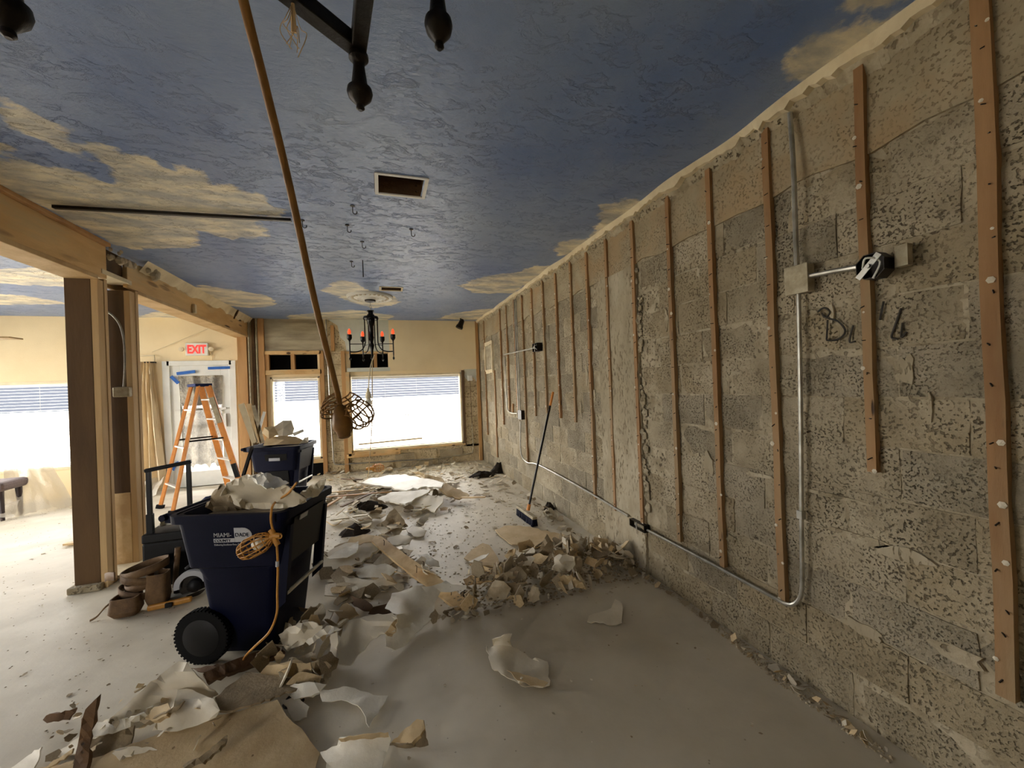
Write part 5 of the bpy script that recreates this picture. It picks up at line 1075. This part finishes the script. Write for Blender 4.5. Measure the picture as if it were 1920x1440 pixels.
scatter(45, [(830,1150),(880,1130),(950,1140),(900,1160),(850,1170),(800,1165)], 'plaster flake at the front foot of the heap', 'flakes before the heap', .012, .05, ['chunk', 'chunkw', 'chunkb'], None, .3, 'plaster_flake', 9)
scatter(60, [(120,1370),(300,1310),(380,1330),(420,1400),(330,1440),(60,1440)], 'scrap lying on the lower left wallboard pile', 'scraps on the lower left pile', .008, .035, ['tan', 'chunkb', 'chunk', 'paper'], lambda x, y: .13, .3, 'wallboard_scrap', 10)
scatter(40, [(20,960),(150,950),(240,1100),(380,1150),(330,1240),(150,1330),(0,1300),(0,1000)], 'tiny crumb lying on the floor left of the near cart', 'crumbs on the left floor', .005, .018, ['chunkb', 'chunk'], None, .1, 'plaster_crumb', 12)
scatter(40, [(640,1240),(900,1180),(1200,1110),(1500,1330),(1500,1430),(700,1430)], 'tiny chip lying on the bare floor in front of the heap', 'chips on the front floor', .003, .012, ['chunkb', 'chunk', 'chunkw'], None, .1, 'plaster_chip', 13)
# crumbs along the foot of the right wall
wl = [(1215,1075),(1255,1105),(1300,1135),(1360,1178),(1420,1222),(1480,1262),(1540,1310),(1600,1358),(1680,1420),(1668,1432),(1580,1370),(1510,1318),(1440,1268),(1380,1215),(1320,1165),(1250,1112),(1205,1085)]
scatter(70, wl, 'plaster crumb along the foot of the right wall', 'crumbs at the foot of the right wall', .008, .035, ['chunk', 'chunkw', 'chunkb', 'tan'], None, .5, 'plaster_crumb', 14)
scatter(60, [(985,925),(1060,985),(1130,1020),(1190,1055),(1175,1062),(1110,1030),(1040,990),(985,940)], 'plaster crumb against the right wall between heap and broom', 'crumbs at the wall by the broom', .012, .06, ['chunk', 'chunkw', 'chunkb'], None, .5, 'plaster_crumb', 15)
# fine dust and grit too small to single out
def grit(n, poly_px, m, s0, s1, seed, name='rubble_grit'):
    poly = [tuple(P(a, b, Z=0)[:2]) for a, b in poly_px]; r = random.Random(seed); mb = MB()
    x0, x1 = min(p[0] for p in poly), max(p[0] for p in poly); y0, y1 = min(p[1] for p in poly), max(p[1] for p in poly); k = 0
    while k < n:
        x, y = r.uniform(x0, x1), r.uniform(y0, y1)
        if not inpoly(x, y, poly): continue
        k += 1; s = r.uniform(s0, s1); a = r.uniform(0, 6.28); h = hheap(x, y)*.7*r.random() if name == 'heap_grit' else 0
        c_, s_ = math.cos(a)*s, math.sin(a)*s
        mb.add([(x+c_, y+s_, h), (x-s_, y+c_*.8, h+.001), (x-c_*.8, y-s_, h), (x+s_, y-c_, h+.001), (x, y, h+s*.5)], [(0, 1, 4), (1, 2, 4), (2, 3, 4), (3, 0, 4)])
    o = mb.build(name, m); o['kind'] = 'stuff'; return o
tag(grit(2600, [(590,890),(700,870),(900,868),(1000,940),(1200,1060),(1230,1095),(1000,1145),(820,1170),(700,1150),(600,1100)], 'chunk', .003, .014, 1), 'fine plaster grit strewn over the floor around the rubble', 'grit')
tag(grit(1500, HEAP, 'chunkb', .006, .02, 2, 'heap_grit'), 'fine brown rubble packed between the shards of the heap', 'grit')
tag(grit(1500, FAR, 'chunkw', .008, .03, 8), 'bright small plaster chips too many to count below the shop windows', 'chips')
tag(grit(900, wl, 'chunk', .003, .010, 3), 'fine grit lying along the foot of the right wall', 'grit')
tag(grit(500, [(0,950),(160,940),(400,1150),(330,1260),(100,1380),(0,1400)], 'chunkb', .002, .007, 4), 'fine dark grit on the dusty floor left of the near cart', 'grit')
# heap core
def mound(name, label, cpx, h, m, seed, a=.2, b=.15):
    c = P(*cpx, Z=0); mb = MB(); n, k = 16, 6; vs = []
    for j in range(k+1):
        t = j/k
        for i in range(n):
            an = 2*math.pi*i/n; q = (1-t)*(1+.35*nz(math.cos(an)*2, math.sin(an)*2, seed)); vs.append((c.x+a*q*math.cos(an), c.y+b*q*math.sin(an), h*(1-(1-t)**2)*(1+.4*nz(an, t*4, seed+2))))
    fs = [(j*n+i, j*n+(i+1) % n, (j+1)*n+(i+1) % n, (j+1)*n+i) for j in range(k) for i in range(n)]
    o = mb.add(vs, fs).build(name, m); return tag(o, label, 'clump')
for (px_, h_, a_, b_, l_) in [((872,1122),.06,.045,.04,'small round dark fibre clump at the end of the pale plank'), ((665,1000),.09,.16,.10,'dark fibrous clump under the slabs in the middle rubble'), ((690,955),.10,.25,.10,'dark fibre clump below the far white slabs'), ((905,893),.08,.25,.12,'dark fibre clump near the far end of the right wall'), ((1030,955),.08,.07,.06,'dark fibre clump on the floor right of the broom'), ((550,1318),.04,.05,.04,'black tar-like clump at the corner of the tan sheet'), ((940,885),.16,.22,.10,'bundle of dark splinters leaning in the far right rubble')]:
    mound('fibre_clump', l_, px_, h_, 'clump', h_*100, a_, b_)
# laths lying in the far rubble
for i, (a, b, l_, m_) in enumerate([((610,932),(735,922),'long thin lath left of the far white slabs','stud'), ((640,950),(725,912),'slanting lath crossing the rubble left of the far white slabs','oldwood'), ((600,925),(680,918),'pale lath lying flat beside the far slabs','pine'), ((603,955),(640,932),'short lath by the right rim of the near cart','stud'), ((865,933),(910,932),'thin lath at the right tip of the tan plywood','pine'), ((640,898),(680,899),'thin batten lying below the narrow window','oldwood'), ((620,975),(690,965),'grey lath lying under the tan trailing cord','galvdull')]):
    tag(MB().bar(P(*a, Z=.09), P(*b, Z=.10), .04, .012).build('lath', m_), l_, 'lath')
# nails in the pale plank
for (a, b) in (((720,1025),.15), ((781,1074),.10), ((794,1066),.105), ((846,1116),.05)):
    p = P(*a, Z=b); tag(MB().tube([p, p+Vector((.004, 0, .05)), p+Vector((-.005, 0, .06))], .003, 5).build('bent_nail', 'oldwood'), 'bent nail sticking up from the pale pine plank', 'nail', 'nails in the pale plank')

# contents of the far cart
for i, (a, b, w_, m_, l_) in enumerate([((478,830),(452,757),.07,'cream','broad cream board, leftmost of those standing in the far cart'), ((486,830),(466,757),.05,'pine','pale board second from the left in the far cart'), ((492,830),(474,760),.05,'greyplaster','grey board, rightmost of the upright boards in the far cart'), ((484,812),(496,772),.03,'white','thin white strip leaning right in the far cart')]):
    tag(MB().bar(P(*a, Y=5.8), P(*b, Y=5.8), w_, .015, (0, 1, 0)).build('board', m_), l_, 'board')
def S2(label, pts, Y, m, th=.01):
    vs = [P(a, b, Y=Y+d) for a, b, d in pts]; c = sum(vs, Vector())/len(vs); n = len(vs)
    vv = vs+[c+Vector((0, -.03, .01))]; o = MB().add(vv, [(i, (i+1) % n, n) for i in range(n)]).build('wallboard_piece', m, None)
    s = o.modifiers.new('t', 'SOLIDIFY'); s.thickness = th; return tag(o, label, 'wallboard')
S2('curled grey sheet standing on top of the far cart load', [(512,815,0),(510,803,0),(530,790,.05),(545,789,.1),(550,805,.1),(548,815,0),(530,820,-.05)], 5.9, 'paper', .02)
S2('cream torn chunk left of the curled grey sheet in the far cart', [(495,812,0),(497,803,0),(512,802,.03),(520,815,0),(505,823,-.05)], 5.8, 'tan', .03)
S2('crumpled brown paper along the front of the far cart load', [(494,836,-.1),(500,822,0),(530,818,.05),(555,820,.05),(572,828,0),(560,833,-.1),(520,834,-.15)], 5.8, 'tan')
S2('white thin strip poking right from the far cart load', [(548,812,0),(568,805,0),(570,809,0),(552,817,0)], 5.9, 'white')
S2('pale corner of wallboard at the right rim of the far cart', [(560,833,-.1),(570,822,0),(578,820,.1),(577,830,0)], 5.8, 'chunkw')
MBx = MB().box((-1.4, 5.72, .6), (-1.06, 6.0, .82)).build('packed_rubble', 'chunkb', None); tag(MBx, 'packed brown rubble filling the far cart below its rim', 'rubble')
loft_ = MB(); loft(loft_, [rrect(-.735, 2.84, .55, .2, .2, math.radians(-18.5)), rrect(-.725, 2.80, .83, .25, .23, math.radians(-18.5))], True, True); tag(loft_.build('packed_rubble', 'chunkb'), 'packed rubble filling the near cart below the loose sheets', 'rubble')

# ---- trouble light hanging on the near cart
ca, sa = math.cos(math.radians(-18.5)), math.sin(math.radians(-18.5))
q0 = (-.725+.32*sa, 2.80-.32*ca); q1 = (q0[0]+ca, q0[1]+sa)
F = lambda a, b: PP(a, b, q0, q1)
t = thing('work_lamp', 'ochre caged work lamp hanging by its cord on the side of the near cart', 'work light', F(505, 990))
MB().tube(bez([P(556, 905, Z=1.06), P(540, 925, Z=1.0), P(518, 940, Z=.93), F(510, 952), F(508, 975), F(512, 996)]), .006, 8).build('cord', 'orange', t, True)
MB().tube(bez([F(519, 1020), F(521, 1060), F(520, 1110), F(519, 1150), F(505, 1185), F(480, 1210), P(462, 1228, Z=.12), P(455, 1240, Z=.05)]), .006, 8).build('cord', 'orange', t, True)
MB().tube([F(520, 1052), F(520, 1062)], .009, 8).build('tag', 'label', t)
MB().tube(bez([F(507, 993), F(512, 1000), F(516, 1012), F(521, 1022)]), [.014]*16, 10).build('socket_housing', 'orange', t, True)
MB().tube([F(500, 1012), F(514, 1004), F(526, 1004)], [.016, .017, .012], 10).build('clamp', 'orange', t, True)
MB().tube(ring(F(524, 1005), .012, (sa, -ca, 0)), .004, 6).build('hook', 'orange', t)
bc = F(484, 1020); ax = (F(505, 1010)-F(450, 1038)).normalized(); e2 = Vector((sa, -ca, 0)); e3 = ax.cross(e2).normalized()
MB().lathe([(.01, .04), (.024, .025), (.03, 0), (.024, -.02), (.004, -.032)], tuple(bc), 16, M4=Vector((0, 0, 1)).rotation_difference(ax).to_matrix().to_4x4()).build('bulb', 'bulbw', t, True)
mb = MB(); st = F(508, 1008); LN = (F(505, 1010)-F(445, 1040)).length
prof = [(.0, .018), (.12, .038), (.3, .05), (.7, .052), (.88, .04), (.98, .02), (1.02, 0)]
for k in range(6):
    an = math.pi*k/6; d_ = e2*math.cos(an)+e3*math.sin(an)
    mb.tube([st-ax*LN*u+d_*r_ for u, r_ in prof]+[st-ax*LN*u-d_*r_ for u, r_ in prof[-2::-1]], .0032, 6)
for u, r_ in prof[1:5]: mb.tube([st-ax*LN*u+(e2*math.cos(2*math.pi*i/18)+e3*math.sin(2*math.pi*i/18))*r_ for i in range(19)], .003, 5)
mb.build('cage', 'orange', t, True)

# ---- stepladder
t = thing('stepladder', 'orange fibreglass stepladder standing open in front of the exit door', 'ladder', (-2.45, 6.8, 0))
tc_ = Vector((-2.45, 6.8, 1.66)); d1 = Vector((-.81, -.59, 0)); d2 = Vector((-.59, .81, 0))
def lad(side, s, u, z=None): # side -1 left section, 1 right section; u along height 0 floor..1 top
    foot = tc_+(-d1 if side > 0 else d1)*.42+d2*s*.27; foot.z = .0
    top = tc_+(-d1 if side > 0 else d1)*.055+d2*s*.15; return foot+(top-foot)*u
for side in (-1, 1):
    for s in (-1, 1):
        r_ = MB().bar(lad(side, s, 0), lad(side, s, 1), .035 if side < 0 else .03, .075 if side > 0 else .04, (1, 0, 0)).build('rail', 'ladder', t, bevel=.003)
        MB().bar(lad(side, s, 0), lad(side, s, .03), .05, .085, (1, 0, 0)).build('foot', 'rubber', t)
for u in (.17, .35, .53, .71, .88): MB().bar(lad(1, -1, u), lad(1, 1, u), .08, .02).build('step', 'alu', t)
for u in (.2, .5, .8): MB().bar(lad(-1, -1, u), lad(-1, 1, u), .035, .02).build('rear_brace', 'alu', t)
for s in (-1, 1): MB().bar(lad(-1, s, .55), lad(1, s, .55), .006, .022).build('spreader', 'iron', t)
MB().bar(tc_+d2*-.17+Vector((0, 0, .01)), tc_+d2*.17+Vector((0, 0, .01)), .2, .04).build('top_cap', 'blue', t, bevel=.008)
MB().bar(lad(1, -1, .2)+Vector((.0, -.02, 0)), lad(1, -1, .32)+Vector((0, -.02, 0)), .03, .06, (1, 0, 0)).build('rail_label', 'blackplastic', t)
MB().bar(lad(1, -1, .68)+Vector((.0, -.02, 0)), lad(1, -1, .9)+Vector((0, -.02, 0)), .03, .06, (1, 0, 0)).build('rail_label', 'galvdull', t)

# ---- broom
hb = Vector((1.55, 4.42, .1)); t = thing('push_broom', 'push broom with dark blue bristles leaning on the right wall', 'broom', hb)
a, b = P(972, 950, Z=.09), P(1003, 972, Z=.09)
MB().bar(a, b, .055, .03).build('broom_block', 'galvdull', t, bevel=.006)
mb = MB(); dv = (b-a); nr = Vector((-dv.y, dv.x, 0)).normalized()
for i in range(34):
    for j in (-1.5, -.5, .5, 1.5):
        p = a+dv*((i+.5)/34)+nr*j*.013; mb.bar(p-Vector((0, 0, .01)), p+Vector((random.uniform(-.006, .006), random.uniform(-.006, .006), 0))+nr*j*.006-Vector((0, 0, .088)), .010, .010)
o = mb.build('bristles', 'bin', t); o['kind'] = 'stuff'
top = P(1037, 735, X=1.88); bot = P(990, 957, Z=.12)
MB().tube([bot, bot+(top-bot)*.88], .013, 10).build('pole', 'gloss_black', t, True); MB().tube([bot+(top-bot)*.88, top], .0145, 10).build('grip', 'ladder', t, True)
MB().tube([bot, bot+(top-bot)*.05], .02, 10).build('socket', 'ladder', t, True)

# ---- tool chest on wheels with handle
t = thing('rolling_toolbox', 'black rolling toolbox with tall telescopic handle beside the near cart', 'toolbox', (-1.5, 4.0, 0))
MB().box((-1.80, 3.84, .05), (-1.28, 4.2, .40)).build('chest', 'blackplastic', t, bevel=.02); MB().box((-1.79, 3.82, .40), (-1.29, 4.18, .47)).build('tray_rim', 'blackplastic', t, bevel=.012)
for s, (a, b) in enumerate((((-1.745, 3.86), (268, 887)), ((-1.50, 3.90), (340, 870)))):
    z1 = .95 if s == 0 else .985
    MB().box((a[0]-.022, a[1]-.016, .3), (a[0]+.022, a[1]+.016, .62)).build('handle_sleeve', 'blackplastic', t, bevel=.004)
    MB().box((a[0]-.016, a[1]-.011, .6), (a[0]+.016, a[1]+.011, z1)).build('handle_tube', 'gloss_black', t, bevel=.003)
MB().bar((-1.77, 3.86, .955), (-1.48, 3.90, .995), .035, .03).build('handle_grip', 'blackplastic', t, bevel=.008)
for x in (-1.76, -1.32): MB().lathe([(.02, -.02), (.09, -.02), (.09, .02), (.02, .02)], (x, 4.16, .09), 24, 'X').build('wheel', 'rubber', t, True)
for i, (a, b, w_, m_, l_) in enumerate([((-1.72, 3.95, .52), (-1.30, 4.15, .66), .06, 'galvdull', 'grey metal stud piece lying across the rolling toolbox'), ((-1.73, 3.98, .50), (-1.35, 4.0, .53), .05, 'galv', 'shiny hand tool lying in the toolbox tray'), ((-1.7, 4.05, .52), (-1.4, 3.92, .56), .04, 'blackplastic', 'black pry tool lying in the toolbox tray')]):
    tag(MB().bar(a, b, w_, .03).build('hand_tool', m_, None, bevel=.004), l_, 'tool')
# blue bag
mb = MB(); n, k = 18, 9; vs = []
for j in range(k+1):
    th = math.pi*j/k
    for i in range(n):
        an = 2*math.pi*i/n; q = 1+.15*nz(math.cos(an)*1.5, math.sin(an)*1.5, j*.5); vs.append((-1.31+.135*math.sin(th)*math.cos(an)*q, 3.80+.09*math.sin(th)*math.sin(an)*q, .55+.17*math.cos(th)*q))
fs = [(j*n+i, j*n+(i+1) % n, (j+1)*n+(i+1) % n, (j+1)*n+i) for j in range(k) for i in range(n)]
o = tag(mb.add(vs, fs).build('cloth_bag', 'blue', None, True), 'dark blue cloth bag between the toolbox and the near cart', 'bag')
# leather tool belt
t = thing('tool_belt', 'brown leather tool belt with pouches coiled on the floor', 'tool belt', (-1.7, 3.62, 0))
def strap(pts, w_, th=.006, name='belt', m='leather'):
    pts = bez(pts); mb = MB(); vs = []
    for p in pts: vs += [p+Vector((0, 0, -w_/2)), p+Vector((0, 0, w_/2))]
    fs = [(2*i, 2*i+2, 2*i+3, 2*i+1) for i in range(len(pts)-1)]
    o = mb.add(vs, fs).build(name, m, t, True); s = o.modifiers.new('t', 'SOLIDIFY'); s.thickness = th; return o
def loop(cx, cy, rx, ry, z, zt, w_, a0=0, a1=360, th=.008):
    strap([(cx+rx*math.cos(math.radians(a)), cy+ry*math.sin(math.radians(a)), z+zt*math.cos(math.radians(a))) for a in np.linspace(a0, a1, 10)], w_, th)
loop(-1.70, 3.68, .14, .12, .27, .03, .055); loop(-1.71, 3.67, .13, .11, .22, -.02, .05, 20, 350); loop(-1.70, 3.68, .12, .11, .17, .02, .05); loop(-1.72, 3.66, .13, .10, .12, -.03, .05, 40, 330)
strap([(-1.85, 3.62, .26), (-1.93, 3.70, .24), (-2.0, 3.8, .20)], .06)
strap([(-1.83, 3.60, .12), (-1.88, 3.56, .08), (-1.92, 3.55, .03), (-1.96, 3.55, .008)], .014)
def pouch(cx, cy, z, w_, d, h, name='pouch'):
    mb = MB(); loft(mb, [rrect(cx, cy, z, w_*.38, d*.35, 0, .02), rrect(cx, cy-.01, z+h*.3, w_*.5, d*.5, 0, .03), rrect(cx, cy, z+h, w_*.46, d*.45, 0, .03), rrect(cx, cy, z+h, w_*.42, d*.4, 0, .03), rrect(cx, cy, z+h*.4, w_*.4, d*.36, 0, .02)], True, True); return mb.build(name, 'leather', t, True)
pouch(-1.76, 3.56, .005, .17, .13, .13); pouch(-1.60, 3.62, .005, .13, .12, .24)
MB().box((-1.80, 3.66, .2), (-1.62, 3.69, .25)).build('steel_rule', 'galv', t)
t = thing('hammer', 'hammer with a wooden handle standing in the leather pouch', 'hammer', (-1.52, 3.72, .1))
MB().tube([(-1.545, 3.72, .08), (-1.525, 3.74, .37)], [.016, .02], 10).build('grip', 'leather', t, True); MB().bar((-1.55, 3.72, .05), (-1.5, 3.72, .05), .03, .03).build('head', 'iron', t, bevel=.004)
# circular saw
t = thing('circular_saw', 'circular saw with grey blade guard resting on the floor', 'saw', (-1.4, 3.72, 0))
c = Vector((-1.40, 3.70, .11)); gx_ = Vector((.97, .1, .16)).normalized()
MB().bar((-1.58, 3.66, .02), (-1.26, 3.72, .09), .16, .006).build('base_plate', 'galv', t)
MB().lathe([(.01, -.004), (.092, -.002), (.092, .002), (.01, .004)], (c.x, c.y-.06, c.z), 36, 'Y').build('blade', 'iron', t, True)
mb = MB(); vs = []
for a in np.linspace(.25, 3.3, 18):
    for r_, y_ in ((.075, -.085), (.112, -.085), (.112, -.05), (.075, -.05)): vs.append((c.x+r_*math.cos(a), c.y+y_, c.z+r_*math.sin(a)))
fs = [(4*i+j, 4*i+(j+1) % 4, 4*i+4+(j+1) % 4, 4*i+4+j) for i in range(17) for j in range(4)]+[(0, 1, 2, 3), (71, 70, 69, 68)]
mb.add(vs, fs).build('blade_guard', 'label', t)
MB().lathe([(.045, 0), (.05, .03), (.045, .12), (.02, .14)], (c.x+.02, c.y+.02, c.z), 18, 'Y').build('motor', 'blackplastic', t, True)
MB().lathe([(.022, 0), (.02, .01), (.008, .02)], (c.x, c.y-.07, c.z), 12, 'Y').build('arbor_nut', 'galv', t)
MB().tube(bez([(c.x-.06, c.y, c.z+.1), (c.x+.02, c.y, c.z+.15), (c.x+.12, c.y, c.z+.13), (c.x+.16, c.y, c.z+.06)]), .018, 10).build('handle', 'blackplastic', t, True)
MB().box((c.x+.13, c.y-.05, c.z-.02), (c.x+.20, c.y+.04, c.z+.06)).build('battery_grip', 'orange', t, bevel=.01); MB().box((c.x+.14, c.y-.06, c.z+.06), (c.x+.20, c.y+.04, c.z+.16)).build('battery', 'blackplastic', t, bevel=.008)
t = thing('utility_level', 'short orange-brown tool handle lying in front of the circular saw', 'tool', (-1.5, 3.56, 0))
MB().bar((-1.64, 3.55, .025), (-1.38, 3.57, .035), .035, .04).build('handle', 'orange', t, bevel=.012); MB().bar((-1.53, 3.545, .03), (-1.49, 3.547, .03), .037, .03).build('inset', 'blackplastic', t)
tag(MB().box((-1.20, 3.75, .2), (-1.12, 3.78, .6)).build('metal_bracket', 'galvdull', bevel=.004), 'upright grey metal bracket between the saw and the near cart', 'bracket')

# ---- bench with plastic at the left
t = thing('bench', 'upholstered bench with dark legs at the left border', 'bench', (-4.9, 7.2, 0))
MB().box((-5.9, 6.95, .38), (-4.68, 7.4, .50)).build('seat', 'seat', t, bevel=.04)
for (x, y) in ((-4.76, 7.05), (-4.76, 7.33), (-5.8, 7.05), (-5.8, 7.33)): MB().tube([(x, y, .38), (x+.03*(1 if x > -5 else -1), y-.02, 0)], [.035, .02], 8).build('leg', 'darkleg', t, True)
foldsheet('plastic_sheet', 'clear plastic sheet hanging from the bench to the floor', 'plastic sheet', [(-4.95, 7.4, .78), (-4.62, 7.62, .72), (-4.25, 7.5, .02), (-4.75, 7.1, .03)], 22, 22, .04, 9, 'film', 3, ragb=.05)
foldsheet('plastic_sheet', 'clear plastic sheet heaped under the bench at the left border', 'plastic sheet', [(-5.9, 7.5, .35), (-4.8, 7.5, .3), (-4.6, 7.0, .02), (-5.8, 6.8, .02)], 22, 14, .05, 12, 'film', 6)
# scraps on the left floor
tag(MB().bar(P(122, 1020, Z=.02), P(152, 1017, Z=.02), .06, .02).build('wooden_scrap', 'pine'), 'thin pale scrap on the floor left of the near post', 'board')
tag(MB().bar((-2.6, 5.2, .05), (-2.35, 5.2, .05), .1, .1).build('wooden_block', 'oldwood'), 'dark wood block on the floor seen between the two posts', 'block')
# mirrored poster lettering seen through the wide window
t = thing('window_lettering', 'faint pale grey back-to-front lettering on the wide shop window', 'lettering', (.2, YB+.12, .9))
for (s, x, z, sz) in (('OPEN', .62, .95, .1), ('DINE', .62, .82, .1), ('BRUNCH', .62, .7, .09)):
    text_mesh(s, sz, (x, YB+.125, z), (-1, 0, 0), (0, 0, 1), 'galv', t)
